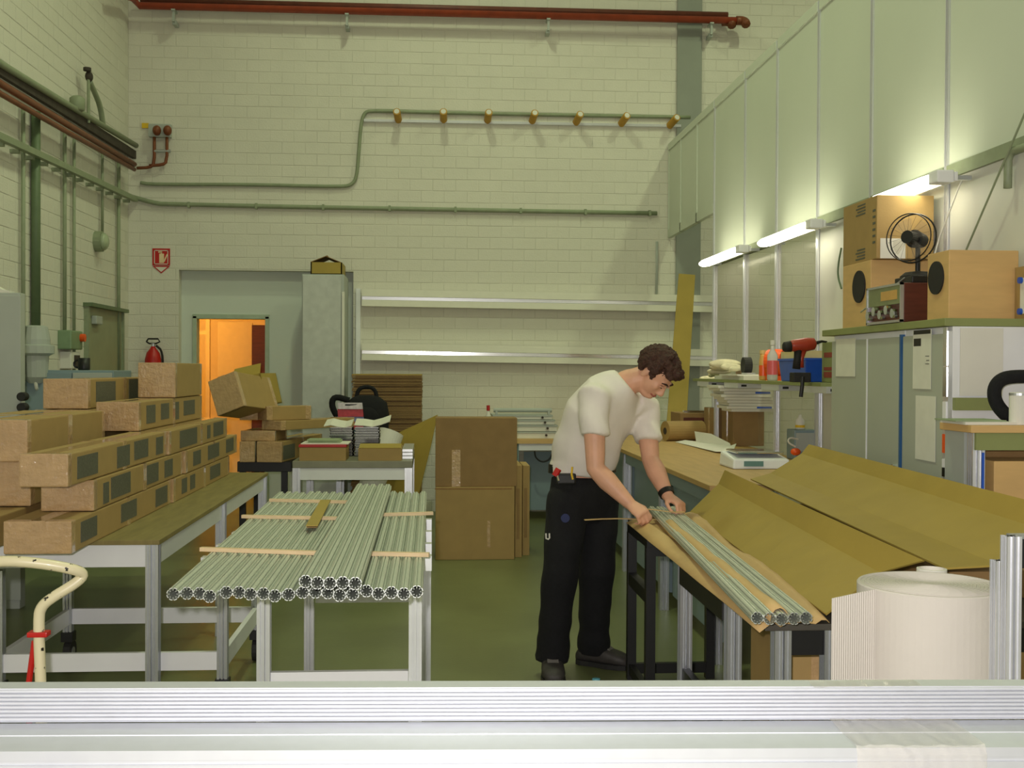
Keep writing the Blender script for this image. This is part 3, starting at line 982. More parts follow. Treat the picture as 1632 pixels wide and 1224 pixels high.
# ================================================================ rods on their table
RT = .90            # underside of the rods
t = thing('rod_table', 'aluminium frame table carrying the grooved rods', 'table', (-.35, 4.6, 0))
ry0, ry1 = 3.92, 5.35
xl, xr = at(421, 1000, Y=ry0).x, at(662, 1000, Y=ry0).x
for x, y in ((xl, ry0), (xr, ry0), (xl, ry1), (xr + .03, ry1)):
    post(x, y, 0, RT - .06, 'leg', M_ALUB, t, w=.045, grooves=2)
zz = at(540, 1082, Y=ry0).z
MB().box(xl + .024, xr - .024, ry0 - .012, ry0 + .012, zz - .028, zz + .028).build('lower_rail', M_WHITE, t)
MB().box(xl + .03, xr - .03, ry1 - .012, ry1 + .012, zz - .028, zz + .028).build('lower_rail', M_WHITE, t)
for py in (836, 856, 876, 896):
    q = at(688, py, Z=RT - .028)
    MB().box(xl - .22, q.x, q.y - .022, q.y + .022, RT - .055, RT - .003).build('cross_bar', M_ALUB, t)
for x in (xl, xr):
    MB().box(x - .02, x + .02, ry0 - .02, ry1 + .02, RT - .1, RT - .0555).build('side_rail', M_ALUB, t)


def rod_mesh(R, L, n=8):
    """Round extrusion with n slots along it and a hollow star core (Octagonal upright)."""
    ring = []
    for k in range(n):
        a0 = 2 * math.pi * k / n
        s_ = 2 * math.pi / n
        for f, r in ((.0, .66), (.09, .66), (.13, .99), (.35, 1.03), (.65, 1.03), (.87, .99), (.91, .66)):
            ring.append((a0 + s_ * f, r * R))
    mb = MB()
    N = len(ring)
    P = lambda r, y: [(rr * r * math.cos(a), y, rr * r * math.sin(a)) for a, rr in ring]
    I = lambda y: [((rr - .13 * R if rr > .8 * R else rr - .12 * R) * math.cos(a), y, (rr - .13 * R if rr > .8 * R else rr - .12 * R) * math.sin(a)) for a, rr in ring]
    k = 0
    mb.v = [V(p) for p in P(1, 0) + P(1, L) + I(0) + I(L)]
    for j in range(N):
        q = (j + 1) % N
        mb.f += [(j, q, N + q, N + j), (2 * N + j, 3 * N + j, 3 * N + q, 2 * N + q), (j, 2 * N + j, 2 * N + q, q), (N + j, N + q, 3 * N + q, 3 * N + j)]
    me = mb.mesh('rod', M_ROD)
    me.materials.append(M_CUT)
    for p in me.polygons:
        ys_ = [me.vertices[i].co.y for i in p.vertices]
        if max(ys_) - min(ys_) < 1e-6:
            p.material_index = 1
    return me


RR = .0179
ROD = rod_mesh(RR, 2.5)
rr_ = random.Random(5)
n_low = 20
lab = {0: 'leftmost grooved aluminium rod of the lower layer', 19: 'rightmost grooved aluminium rod of the lower layer'}


def rod(p0, p1, label, group, me=ROD, s=1.0):
    o = bpy.data.objects.new('aluminium_rod', me)
    d = (V(p1) - V(p0))
    o.location = p0
    o.rotation_euler = (math.asin(d.normalized().z), 0, -math.atan2(d.x, d.y))
    COL.objects.link(o)
    INFO[o.name] = (V(p0), True)
    return tag(o, label, 'rod', group)


words_ = ['first', 'second', 'third', 'fourth', 'fifth', 'sixth', 'seventh', 'eighth', 'ninth', 'tenth', 'eleventh', 'twelfth',
          'thirteenth', 'fourteenth', 'fifteenth', 'sixteenth', 'seventeenth', 'eighteenth', 'nineteenth', 'twentieth']
xA, xB = at(278, 945, Z=RT + RR).x, at(664, 946, Z=RT + RR).x
yA = at(470, 946, Z=RT + RR).y
for i in range(n_low):
    x = xA + (xB - xA) * i / (n_low - 1)
    sag = -.0 if i > 14 else 0
    y = yA + rr_.uniform(-.03, .03)
    xe = x - .035 + .03 * i / 19 + rr_.uniform(-.002, .002)
    rod((x, y, RT + RR), (xe, y + 2.5, RT + RR), 'grooved aluminium rod, %s from the left in the lower layer' % words_[i], 'rods in the lower layer')
BZ = RT + 2 * RR + .0006
# battens across the lower layer
for k, (pa, pb, lb) in enumerate((((320, 875), (502, 881), 'pale wooden batten on the rods, nearest, left of the upper layer'),
                                  ((386, 823), (538, 826), 'pale wooden batten on the rods, middle one at left'),
                                  ((430, 797), (552, 800), 'pale wooden batten on the rods, farthest back at left'),
                                  ((590, 882), (684, 884), 'pale wooden batten on the rods, nearer one at right'),
                                  ((610, 820), (690, 818), 'pale wooden batten on the rods, farther one at right'))):
    a, b = at(*pa, Z=BZ + .006), at(*pb, Z=BZ + .006)
    if k < 3:
        b = b + (b - a).normalized() * .01
    tag(MB().beam(a, b, .02, .013).build('batten', M_PINE), lb, 'batten', 'battens laid across the rods')
a, b = at(497, 838, Z=BZ + .019), at(519, 797, Z=BZ + .019)
t = thing('cardboard_strip', 'folded mustard cardboard strip lying along the rods', 'cardboard strip', a)
MB().beam(a, b, .045, .004).build('upper_leaf', M_CARD3, t)
MB().beam(a + V((.0, .0, -.006)), b + V((0, 0, -.0055)), .04, .003).build('lower_leaf', M_CARD2, t)
# upper layers
UP = ['leftmost', 'second from left', 'middle', 'second from right', 'rightmost']
xA, xB = at(486, 936, Z=BZ + RR).x, at(566, 938, Z=BZ + RR).x
yA = at(525, 936, Z=BZ + RR).y
for lay in range(2, 3):
    for i in range(5):
        x = xA + (xB - xA) * i / 4
        y = yA + rr_.uniform(-.02, .02)
        z = BZ + RR + .0135
        rod((x, y, z), (x - .012 + rr_.uniform(-.003, .003), y + 2.5, z), '%s grooved rod of the upper layer, lying on the battens' % UP[i], 'rods piled in the middle')

# ================================================================ small white table and its load
PY = 8.95
x0, x1, z0, z1 = front(466, 657, 735, 746, PY)
t = thing('small_table', 'small aluminium table with white apron behind the rods', 'table', ((x0 + x1) / 2, PY, 0))
ST = z1
MB().box(x0, x1, PY, PY + 1.05, z0, z1).build('table_top', mat('grey_table_top', (140, 138, 118), .5), t, bevel=.004)
for xx in (x0 + .03, x1 - .03):
    for yy in (PY + .03, PY + 1.01):
        post(xx, yy, 0, z0, 'leg', M_ALUB, t, w=.06, grooves=2)
za, zb_ = at(560, 765, Y=PY).z, z0
MB().box(x0 + .06, x1 - .06, PY + .01, PY + .035, za, zb_ - .001).build('apron', M_WHITE, t)
MB().box(x0 + .06, x1 - .06, PY + .99, PY + 1.01, za, zb_ - .001).build('apron', M_WHITE, t)


def tray(px0, px1, py0, py1, label, Y, d):
    x0, x1, z0, z1 = front(px0, px1, py0, py1, Y)
    t = thing('carton_tray', label, 'carton', ((x0 + x1) / 2, Y, ST), group='cartons on the small table')
    z0 = ST + .001
    w = .006
    MB().box(x0, x1, Y, Y + w, z0, z1).box(x0, x1, Y + d - w, Y + d, z0, z1).box(x0, x0 + w, Y + w, Y + d - w, z0, z1).box(x1 - w, x1, Y + w, Y + d - w, z0, z1) \
        .box(x0 + w, x1 - w, Y + w, Y + d - w, z0, z0 + .006).build('tray_wall', M_CARD, t)
    return t, x0, x1, z1


t, x0, x1, z1 = tray(477, 551, 713, 736, 'shallow carton at left on the small table, red folder on it', PY + .03, .35)
t2 = thing('folder', 'red edged folder lying on the left carton', 'folder', ((x0 + x1) / 2, PY + .03, z1), group='papers on the small table')
MB().box(x0 - .005, x1 + .005, PY + .025, PY + .36, z1 + .001, z1 + .022).build('folder_spine', M_RED, t2, bevel=.003)
MB().box(x0 + .01, x1 + .02, PY + .04, PY + .36, z1 + .0225, z1 + .03).build('folder_sheet', M_PAPER, t2)
tag(MB().box(x0 + .06, x1 - .05, PY + .12, PY + .34, z1 + .031, z1 + .046).box(x0 + .05, x1 - .06, PY + .11, PY + .34, z1 + .0465, z1 + .055).build('notepad', mat('green_card', (150, 165, 130), .7)),
    'pale green notepad on the red edged folder', 'notepad', 'papers on the small table')
t, x0, x1, z1 = tray(571, 640, 715, 736, 'shallow carton at right on the small table, olive flap folded in', PY + .03, .4)
MB().sheet([[(x0 + .004, PY + .04, z1 + .006), (x0 + .004, PY + .2, z1 + .03)], [(x1 - .004, PY + .04, z1 + .006), (x1 - .004, PY + .2, z1 + .03)]], .004).build('flap', M_CARD3, t)
for k in range(3):
    xx0, xx1, zz0, zz1 = front(641, 658, 719 + k * 5.6, 724 + k * 5.6, PY + .2)
    tag(MB().box(xx0, xx1, PY + .2, PY + .9, ST + .001 + .028 * (2 - k), ST + .026 + .028 * (2 - k)).build('metal_bar', M_ALUB, bevel=.002),
        '%s flat grey bar stacked on the small table edge' % ('topmost', 'middle', 'lowest')[k], 'bar', 'bars stacked on the small table')
# two stacks of black and silver cases
for s_, (pa, pb) in enumerate(((526, 562), (565, 604))):
    x0, x1, z0, z1 = front(pa, pb, 681, 712, PY + .50)
    base = ST + .001
    nn = 18
    h = (z1 - base) / nn
    w_ = ('left', 'right')[s_]
    t = thing('case_stack', 'black and silver flat cases stacked high, %s stack on small table' % w_, 'case stack', ((x0 + x1) / 2, PY + .5, base), group='stacks of flat cases')
    for k in range(nn):
        j = rr_.uniform(-.004, .004)
        MB().box(x0 + j, x1 + j, PY + .50 + j, PY + .72 + j, base + k * h, base + (k + .62) * h).build('flat_case', M_BLACK if k % 2 else M_RUBBER, t)
        MB().box(x0 + j + .004, x1 + j - .004, PY + .505 + j, PY + .715 + j, base + (k + .62) * h, base + (k + 1) * h).build('silver_rim', M_SHINY, t)
    zt = base + nn * h
    MB().sheet([[(x0 - .05 * (1 - s_) + (x1 - x0 + .05 * s_ + .04) * i / 4, PY + .47 + .3 * j / 2, zt + .012 + .012 * math.sin(i * 1.7 + s_) + .03 * s_ * (i / 4) ** 2 + .02 * j)
                 for j in range(3)] for i in range(5)], .006).build('cover_sheet', M_PAPER, t)
# white foam roll leaning behind the table
a, b = at(590, 800, Y=PY - .25), at(625, 690, Y=PY + 1.5)
a = at(592, 775, Y=10.16)
b = at(624, 689, Y=10.3)
t = thing('foam_roll', 'white foam roll leaning behind the small table', 'roll', (a.x - .1, a.y, 0))
d = (b - a).normalized()
a = a - d * (a.z / d.z) * .97
MB().cyl(a, b, .115, n=28).build('roll_body', M_PAPER, t, smooth=False)
MB().cyl(b, b + d * .002, .03, n=16).build('roll_core', M_CARD2, t)
a, b = V((at(575, 780, Y=PY + .7).x, PY + .7, .42)), V((at(590, 765, Y=PY + 1.2).x, PY + 1.25, .50))
t = thing('cardboard_tube', 'thick brown cardboard tube lying under the small table', 'tube', (a.x, a.y, .0))
a, b = at(572, 786, Y=9.6), at(585, 770, Y=10.2)
MB().lathe([(.12, 0), (.12, .68), (.105, .68), (.105, 0)], V((a.x, 9.3, .12)), n=24, axis=(.12, 1, 0)).build('tube_wall', M_CARD2, t)
tag(MB().lathe([(.10, .0), (.12, .02), (.12, a.z - .26), (.1, a.z - .24)], V((a.x, 9.55, .245)), n=18).build('upright_tube', M_CARD2),
    'upright brown cardboard tube under the small table', 'tube')

# cardboard flats pile behind
x0, x1, z0, z1 = front(561, 672, 597, 690, 11.2)
t = thing('cardboard_stack', 'tall stack of flattened brown cartons behind the backpack', 'cardboard stack', ((x0 + x1) / 2, 11.2, 0))
MB().box(x0 + .02, x1 - .02, 11.22, 11.95, 0, .14).build('pallet', M_WOOD, t)
n_ = 85
mb = MB()
for k in range(n_):
    z = .141 + (z1 - .141) * k / n_
    j = rr_.uniform(-.012, .012)
    mb.box(x0 + j, x1 + j * .4, 11.2 + rr_.uniform(-.012, .012), 11.95, z, z + (z1 - .141) / n_ - .004)
o = mb.build('flattened_cartons', M_CARD2, t)
o['kind'] = 'stuff'
MB().box(x0, x1, 11.2, 11.95, z1 - .004, z1 + .004).build('top_sheet', M_CARD3, t)

# side stand that carries the backpack and the bag
x0, x1, z0, z1 = front(535, 606, 692, 700, 10.75)
t = thing('stand', 'low grey stand behind the small table carrying the backpack', 'stand', ((x0 + x1) / 2, 10.6, 0))
MB().box(x0, x1, 10.73, 11.15, z0, z1).build('stand_top', M_GREYST, t)
for xx in (x0 + .03, x1 - .03):
    for yy in (10.76, 11.12):
        post(xx, yy, 0, z0, 'leg', M_ALU, t)
SZ = z1
x0, x1, zq, z1 = front(548, 619, 630, 690, 10.9)
cx = (x0 + x1) / 2
t = thing('backpack', 'black backpack with top handle in front of the carton stack', 'backpack', (cx, 10.95, SZ))
rings = []
for k, (zf, wf, df) in enumerate(((0, .9, .9), (.1, 1, 1), (.5, 1.02, 1), (.8, .92, .85), (.95, .6, .6), (1.0, .3, .35))):
    z = SZ + .001 + (z1 - SZ) * zf
    rings.append([V((cx + (x1 - x0) / 2 * wf * math.copysign(abs(math.cos(a)) ** .6, math.cos(a)), 10.97 + .13 * df * math.copysign(abs(math.sin(a)) ** .6, math.sin(a)), z))
                  for a in [2 * math.pi * i / 20 for i in range(20)]])
MB().ring_loft(rings).build('bag_body', M_BLACKF, t, smooth=True)
MB().ell((cx, 10.86, SZ + .14), (.14, .06, .12)).build('front_pocket', M_BLACKF, t, smooth=True)
MB().tube([(cx - .1, 10.97, z1 - .03), (cx - .08, 10.97, z1 + .06), (cx, 10.97, z1 + .085), (cx + .08, 10.97, z1 + .06), (cx + .1, 10.97, z1 - .03)], .02, smooth=2).build('handle', M_BLACKF, t, smooth=True)
MB().tube([(x0 - .02, 10.9, SZ + .1), (x0 - .12, 10.9, SZ + .25), (x0 - .1, 10.9, SZ + .36), (x0 + .05, 10.92, z1 - .05)], .03, smooth=2).build('shoulder_strap', M_BLACKF, t, smooth=True)
# striped carrier bag
x0, x1, z0, z1 = front(538, 582, 642, 674, 10.74)
z0 = SZ + .001
t = thing('carrier_bag', 'red, blue and white patterned carrier bag beside the black backpack', 'bag', ((x0 + x1) / 2, 10.5, z0))
cols = [((120, 150, 170), .16), ((190, 48, 52), .24), ((120, 130, 170), .16), ((180, 52, 64), .24), ((206, 196, 206), .2)]
zz = z0
for k, (c_, f) in enumerate(cols):
    z2 = zz + (z1 - z0) * f
    g = lambda z: (z - z0) / (z1 - z0)
    a0, a1 = .03 * g(zz), .03 * g(z2)
    MB().hexa([(x0 + a0 * .3, 10.74, zz), (x1 - a0, 10.735, zz), (x1 - a0, 10.8, zz), (x0 + a0 * .3, 10.8, zz),
               (x0 + a1 * .3 - .01, 10.75, z2), (x1 - a1, 10.745, z2), (x1 - a1, 10.79, z2), (x0 + a1 * .3 - .01, 10.79, z2)]) \
        .build('bag_stripe', mat('bag_print_%d' % k, c_, .45, var=.15, scale=40), t)
    zz = z2
MB().box((x0 + x1) / 2 - .06, (x0 + x1) / 2 + .05, 10.743, 10.793, z1 - .028, z1 - .013).build('handle_slot', M_BLACK, t)

# olive cardboard sheets leaning beside the small table
def plate(px, Y, th, name, label, m, cat, group=None, fold=None):
    """Flat plate through four pixel corners with their own depths."""
    P = [at(x, y, Y=d) for (x, y), d in zip(px, Y)]
    n = (P[1] - P[0]).cross(P[3] - P[0]).normalized() * th
    if n.y < 0:
        n = -n
    o = MB().hexa([P[0], P[1], P[2], P[3], P[0] + n, P[1] + n, P[2] + n, P[3] + n]).build(name, m)
    if fold:
        o
    return tag(o, label, cat, group)


g2 = 9.75
P0 = [at(x, y, Y=d) for x, y, d in ((697, 661, 10.35), (612, 700, 10.68), (600, 800, 10.5), (664, 800, 10.25), (686, 712, 10.3), (606, 736, 10.6))]
t = thing('cardboard_sheet', 'folded olive cardboard sheet leaning between table and big cartons', 'cardboard sheet', (P0[3].x, 9.4, P0[3].z * 0))
lowL, lowR = P0[5] + (P0[5] - P0[1]) * .0, P0[4]
fl = lambda A, B, C, D, nm: MB().hexa([A, B, C, D] + [p + V((.004, .008, 0)) for p in (A, B, C, D)]).build(nm, M_CARD3, t)
fl(P0[0], P0[1], P0[5], P0[4], 'upper_leaf')
bl, br = P0[5] + (P0[2] - P0[5]).normalized() * ((P0[5].z - .01) / max(1e-3, (P0[5] - P0[2]).normalized().z)), P0[4] + (P0[3] - P0[4]).normalized() * ((P0[4].z - .01) / max(1e-3, (P0[4] - P0[3]).normalized().z))
fl(P0[4], P0[5], bl, br, 'lower_leaf')

# big flat cartons standing in the middle
GY = 9.16
def carton(px0, px1, py0, py1, Y, d, label, z0=None, m=None, group=None, name='carton', tape=True, rz=0.0):
    x0, x1, za, zb_ = front(px0, px1, py0, py1, Y)
    z0 = za if z0 is None else z0
    t = thing(name, label, 'carton', ((x0 + x1) / 2, Y + d / 2, z0), (0, 0, rz), group)
    w = (x1 - x0) / 2
    MB().box(-w, w, -d / 2, d / 2, .0005, zb_ - z0).build('carton_body', m or M_CARD, t, bevel=.004)
    if tape:
        MB().box(-.035, .035, -d / 2 - .001, d / 2 + .001, (zb_ - z0) - .1, zb_ - z0 + .001).build('tape', M_TAPE, t)
        MB().box(-w - .0006, w + .0006, -.003, .003, zb_ - z0 - .0006, zb_ - z0 + .0008).build('flap_seam', M_EDGE, t)
    return t, zb_


GC = 'large cartons standing mid floor'
t, zc = carton(694, 820, 776, 893, GY, .36, 'large lower carton on the floor in the middle of the hall', z0=0, group=GC, tape=False)
MB().box(.10, .125, -.181, -.18, .1, .32).build('tape', M_TAPE, t)
MB().box(-.33, .3, -.1815, -.18, zc - .02, zc - .012).build('flap_seam', M_EDGE, t)
t, zd = carton(694, 824, 666, 776, GY + .02, .30, 'large upper carton standing on the lower one', z0=zc + .001, group=GC, tape=False, m=M_CARD2)
MB().box(-.2, -.13, -.151, -.15, .0, .3).build('tape', M_TAPE, t)
for k, (pa, pb, pt, pbm) in enumerate(((821, 832, 742, 887), (833, 844, 742, 880))):
    x0, x1, z0, z1 = front(pa, pb, pt, pbm, GY + .1 + .1 * k)
    t = thing('flat_carton', '%s narrow carton leaning at the right of the big cartons' % ('nearer', 'farther')[k], 'carton', ((x0 + x1) / 2, GY + .3, 0), group='narrow cartons beside the big ones')
    MB().box(x0, x1, GY + .1 + .1 * k, GY + .6, .0005, z1).build('carton_body', M_CARD, t, bevel=.003)
    MB().box(x0 + .012, x1 - .02, GY + .098 + .1 * k, GY + .1 + .1 * k, z1 * .2, z1 * .75).build('printed_patch', M_CARD2, t)

# far bench with the pale trays and a bottle
FY = 11.3
x0, x1, z0, z1 = front(800, 900, 700, 704, FY)
t = thing('far_bench', 'far bench with white front rail against the back wall', 'bench', ((x0 + x1) / 2, FY, 0))
FZ = z1
MB().box(x0 - .3, x1 + .6, FY, WB - .06, z0 - .02, z1).build('bench_top', M_PALEWOOD, t)
xa, xb, za, zb_ = front(827, 990, 707, 718, FY + .02)
MB().box(xa, xb, FY + .02, FY + .05, za, zb_).build('front_rail', M_WHITE, t)
for xx in (x0 - .25, xa - .03, xb + .03):
    post(xx, FY + .05, 0, z0 - .0205, 'leg', M_BLUEST, t, w=.06)
xa, xb, za, zb_ = front(827, 990, 720, 830, FY + .3)
MB().box(xa + .05, xb, FY + .3, FY + .32, .1, zb_).build('back_panel', M_BLUEST, t)
tag(MB().tube([at(852, 719, Y=FY), at(853, 728, Y=FY), at(860, 735, Y=FY), at(868, 736, Y=FY), at(876, 732, Y=FY), at(880, 722, Y=FY)], .008, smooth=2).build('loop_cable', M_BLACK),
    'black cable loop hanging under the far bench', 'cable')
zz = FZ
for k, (pa, pb, pt, pbm, d) in enumerate(((822, 886, 688, 699, .5), (822, 888, 678, 688, .5), (822, 884, 669, 677, .5), (786, 880, 662, 669, .45))):
    x0, x1, z0, z1 = front(pa, pb, pt, pbm, FY + .1)
    h = z1 - z0
    t = thing('pale_tray', '%s pale tray of the pile on the far bench' % ('lowest', 'second', 'third', 'fourth')[k], 'tray', ((x0 + x1) / 2, FY + .1, zz), group='trays on the far bench')
    MB().box(x0, x1, FY + .1, FY + .1 + d, zz + .001, zz + h).build('tray_body', M_PAPER, t, bevel=.004)
    MB().box(x0 - .006, x1 + .006, FY + .095, FY + .105 + d, zz + h - .016, zz + h + .001).build('tray_rim', M_GREYST, t)
    MB().cyl((x1 - .1, FY + .1, zz + h * .5), (x1 - .1, FY + .08, zz + h * .5), .012).build('knob', M_DARK, t)
    zz += h + .003
x0, x1, z0, z1 = front(787, 880, 654, 660, FY + .1)
t = thing('metal_tube', 'grey tube with brackets on top of the pale tray pile', 'tube', ((x0 + x1) / 2, FY + .12, zz))
zc2 = max((z0 + z1) / 2, zz + .045)
MB().cyl((x0, FY + .15, zc2), (x1, FY + .15, zc2), .022).build('tube_body', M_GREYST, t, smooth=False)
for xx in (x0 + .03, x1 - .03):
    MB().box(xx - .012, xx + .012, FY + .13, FY + .17, zz + .0005, zc2).build('bracket', M_GREYST, t)
q = at(778, 668, Y=FY + .15)
x0, x1, z0, z1 = front(773, 785, 646, 680, FY + .15)
r = (x1 - x0) / 2
t = thing('spray_bottle', 'small clear bottle with red cap behind the upper carton', 'bottle', (q.x, FY + .15, FZ))
hh = z1 - FZ
MB().lathe([(r * .9, .001), (r, .02), (r, hh * .62), (r * .4, hh * .78), (r * .35, hh * .84)], (q.x, FY + .15, FZ), n=16).build('bottle_body', M_PAPER, t, smooth=True)
MB().cyl((q.x, FY + .15, FZ + hh * .84), (q.x, FY + .15, FZ + hh), r * .45).build('cap', M_RED, t)

# leaning tall olive board by the column
P = [at(1082, 436, Y=11.7), at(1108, 438, Y=11.7), at(1092, 705, Y=11.2), at(1060, 705, Y=11.2)]
d0 = (P[3] - P[0]); d1 = (P[2] - P[1])
lo0, lo1 = P[0] + d0 * (P[0].z - .005) / (-d0.z), P[1] + d1 * (P[1].z - .005) / (-d1.z)
tag(MB().hexa([P[0], P[1], lo1, lo0] + [p + V((0, .012, 0)) for p in (P[0], P[1], lo1, lo0)]).build('tall_board', M_CARD3),
    'tall narrow olive board leaning in front of the grey column', 'board')

# ================================================================ right side: long wooden bench on the partition
WZ = .95
wx0, wx1, wy0, wy1 = 1.45, 2.53, 5.8, 10.4
t = thing('wood_bench', 'long wooden topped bench along the partition', 'workbench', ((wx0 + wx1) / 2, wy0, 0))
MB().ring_loft([[V((x, y, z)) for x, y in ((wx0, wy0), (2.14, wy0), (2.14, 6.35), (wx1, 6.35), (wx1, wy1), (wx0, wy1))] for z in (WZ - .03, WZ)]).build('bench_top', mat('warm_board', (190, 156, 100), .6, var=.08, scale=5, stretch=(5, .6, 1)), t, bevel=.003)
for y in (wy0 + .05, 7.2, 8.6, wy1 - .05):
    for x in (wx0 + .05, 2.08 if y < 6 else wx1 - .06):
        post(x, y, 0, WZ - .0305, 'leg', M_ALU, t, w=.06)
for a_, b_ in ((wy0 + .1, 7.15), (7.25, 8.55), (8.65, wy1 - .1)):
    MB().box(wx0 + .03, wx0 + .05, a_, b_, WZ - .11, WZ - .031).build('apron', M_BLUEST, t)
    MB().box(wx0 + .1, wx0 + .12, a_, b_, .1, WZ - .14).build('back_panel', M_BLUEST, t)
MB().box(wx0 + .02, wx1 - .1, wy1 - .02, wy1, .1, WZ - .04).build('end_panel', M_BLUEST, t)

# shelf on the partition above it
t = thing('long_shelf', 'long narrow shelf on the partition above the wooden bench', 'shelf', (2.42, 8, 1.48))
sx0, sx1, sy0, sy1, SHZ = 2.28, 2.555, 6.48, 9.75, 1.485
MB().box(sx0, sx1, sy0, sy1, SHZ - .022, SHZ).build('shelf_board', M_GREENWOOD, t)
for y in (sy0 + .12, 7.5, 8.5, 9.4):
    MB().box(sx0 + .005, sx1, y - .2, y + .2, SHZ - .062, SHZ - .0225).build('shelf_bracket', M_ALUB, t)
    MB().box(sx0 + .03, sx0 + .07, y - .205, y - .2, SHZ - .05, SHZ - .035).build('bolt', M_BLACK, t)
for px in (1142, 1238, 1306):
    c = at(px, 640, X=2.36)
    post(2.36, c.y, WZ + .0005, SHZ - .063, 'shelf_upright', M_ALUB, t, w=.035)


def on(px, py, z=None, X=None):
    """Point on the wooden bench (or at X)."""
    return at(px, py, Z=z if z is not None else WZ) if X is None else at(px, py, X=X)


# items on the shelf, back to front along the partition
def sh(px, X=2.40):
    return at(px, 595, X=X).y


t = thing('work_glove', 'crumpled pale work gloves hanging over the shelf end', 'gloves', (2.35, sh(1150), SHZ))
mb = MB()
for (px, py, r) in ((1155, 580, .07), (1158, 584, .06), (1150, 586, .06), (1146, 592, .055), (1139, 594, .05), (1135, 597, .045), (1128, 603, .04), (1165, 585, .05), (1172, 588, .04)):
    q = at(px, py, X=2.37)
    mb.ell((q.x, q.y, max(q.z, SHZ + r * .5)) if px > 1132 else q, (r * .8, r * 1.9, r * .5), Matrix.Rotation(px * .7, 3, 'Z') @ Matrix.Rotation(px * .31 % .6, 3, 'Y'))
mb.build('glove_body', mat('pale_leather', (216, 206, 176), .8, var=.12, scale=20, bump=.5, bscale=30), t, smooth=True)
q = at(1183, 590, X=2.42)
t = thing('paper_sheaf', 'white papers lying on the shelf under the dark camera', 'papers', (q.x, q.y, SHZ))
MB().box(2.30, 2.5, sh(1206), sh(1158), SHZ + .0005, SHZ + .03).build('sheaf', M_PAPER, t)
MB().box(2.28, 2.46, sh(1200), sh(1170), SHZ + .0305, SHZ + .042).build('top_leaf', M_PAPER, t)
q = at(1190, 578, X=2.42)
t = thing('tape_gun', 'dark tape dispenser lying on the shelf papers', 'tape dispenser', (q.x, q.y, SHZ + .043))
MB().cyl((q.x - .03, q.y, SHZ + .11), (q.x + .03, q.y, SHZ + .11), .065, n=20).build('tape_reel', M_RUBBER, t)
MB().beam((q.x, q.y + .05, SHZ + .06), (q.x, q.y + .22, SHZ + .05), .05, .025).build('handle', mat('tan_plastic', (150, 120, 90), .5), t)
MB().box(q.x - .035, q.x + .035, q.y - .12, q.y + .02, SHZ + .043, SHZ + .055).build('blade_plate', M_ALU, t)


def bottle(px, pyt, pyb, wpx, label, m, mc, X=2.40, neck=.35, mlabel=None, name='bottle', zb=SHZ):
    a = at(px, pyb, X=X)
    y = a.y
    h = (pyb - pyt) / FPX * y * 1.0
    r = wpx / 2 / FPX * y
    t = thing(name, label, 'bottle', (X, y, zb))
    MB().lathe([(r * .9, .0008), (r, .012), (r, h * .62), (r * neck, h * .78), (r * neck, h * .88)], (X, y, zb), n=18).build('bottle_body', m, t, smooth=True)
    MB().cyl((X, y, zb + h * .88), (X, y, zb + h), r * (neck + .08)).build('cap', mc, t)
    if mlabel:
        MB().lathe([(r * 1.02, h * .15), (r * 1.02, h * .5)], (X, y, zb), n=18).build('bottle_label', mlabel, t)


bottle(1216, 548, 597, 13, 'slim amber bottle with orange label on the shelf', mat('amber', (216, 170, 90), .3), mat('beige_cap', (224, 196, 130), .5), mlabel=M_ORANGE, neck=.8)
bottle(1231, 531, 597, 17, 'clear bottle with white cap and red label on shelf', mat('clear_plastic', (206, 200, 196), .15), M_PAPER, mlabel=mat('pink_label', (226, 96, 100), .4), X=2.36)
# orange tape reel behind the clear bottle
q = at(1238, 562, X=2.47)
t = thing('tape_reel', 'big bright orange reel of tape behind the clear bottle', 'tape reel', (q.x, q.y, SHZ))
r = .095
MB().lathe([(r, -.06), (r * 1.03, 0), (r, .06), (r * .5, .06), (r * .5, -.06)], (q.x, q.y, SHZ + .13), n=24, axis=(.75, -.66, 0)).build('reel', M_ORANGE, t, smooth=False)
MB().box(q.x - .06, q.x + .06, q.y - .07, q.y + .07, SHZ + .0005, SHZ + .035).build('reel_stand', M_ORANGE, t)
# blue bin
q = at(1266, 597, X=2.42)
x0, x1, z0, z1 = front(1241, 1292, 569, 602, q.y)
t = thing('blue_bin', 'blue plastic bin on the shelf behind the cordless drill', 'bin', (2.42, q.y, SHZ))
ya, yb = sh(1294, 2.34), sh(1250, 2.34)
h = .135
MB().hexa([(2.31, ya + .03, SHZ + .001), (2.53, ya + .03, SHZ + .001), (2.53, yb - .03, SHZ + .001), (2.31, yb - .03, SHZ + .001), (2.30, ya, SHZ + h), (2.54, ya, SHZ + h), (2.54, yb, SHZ + h), (2.30, yb, SHZ + h)]).build('bin_body', M_BLUE, t, bevel=.006)
MB().box(2.295, 2.545, ya - .005, yb + .005, SHZ + h, SHZ + h + .015).build('bin_rim', M_BLUE, t)
MB().box(2.31, 2.53, ya + .02, yb - .02, SHZ + h + .0155, SHZ + h + .06).build('bin_content', mat('cream_boxboard', (224, 206, 150), .7), t)
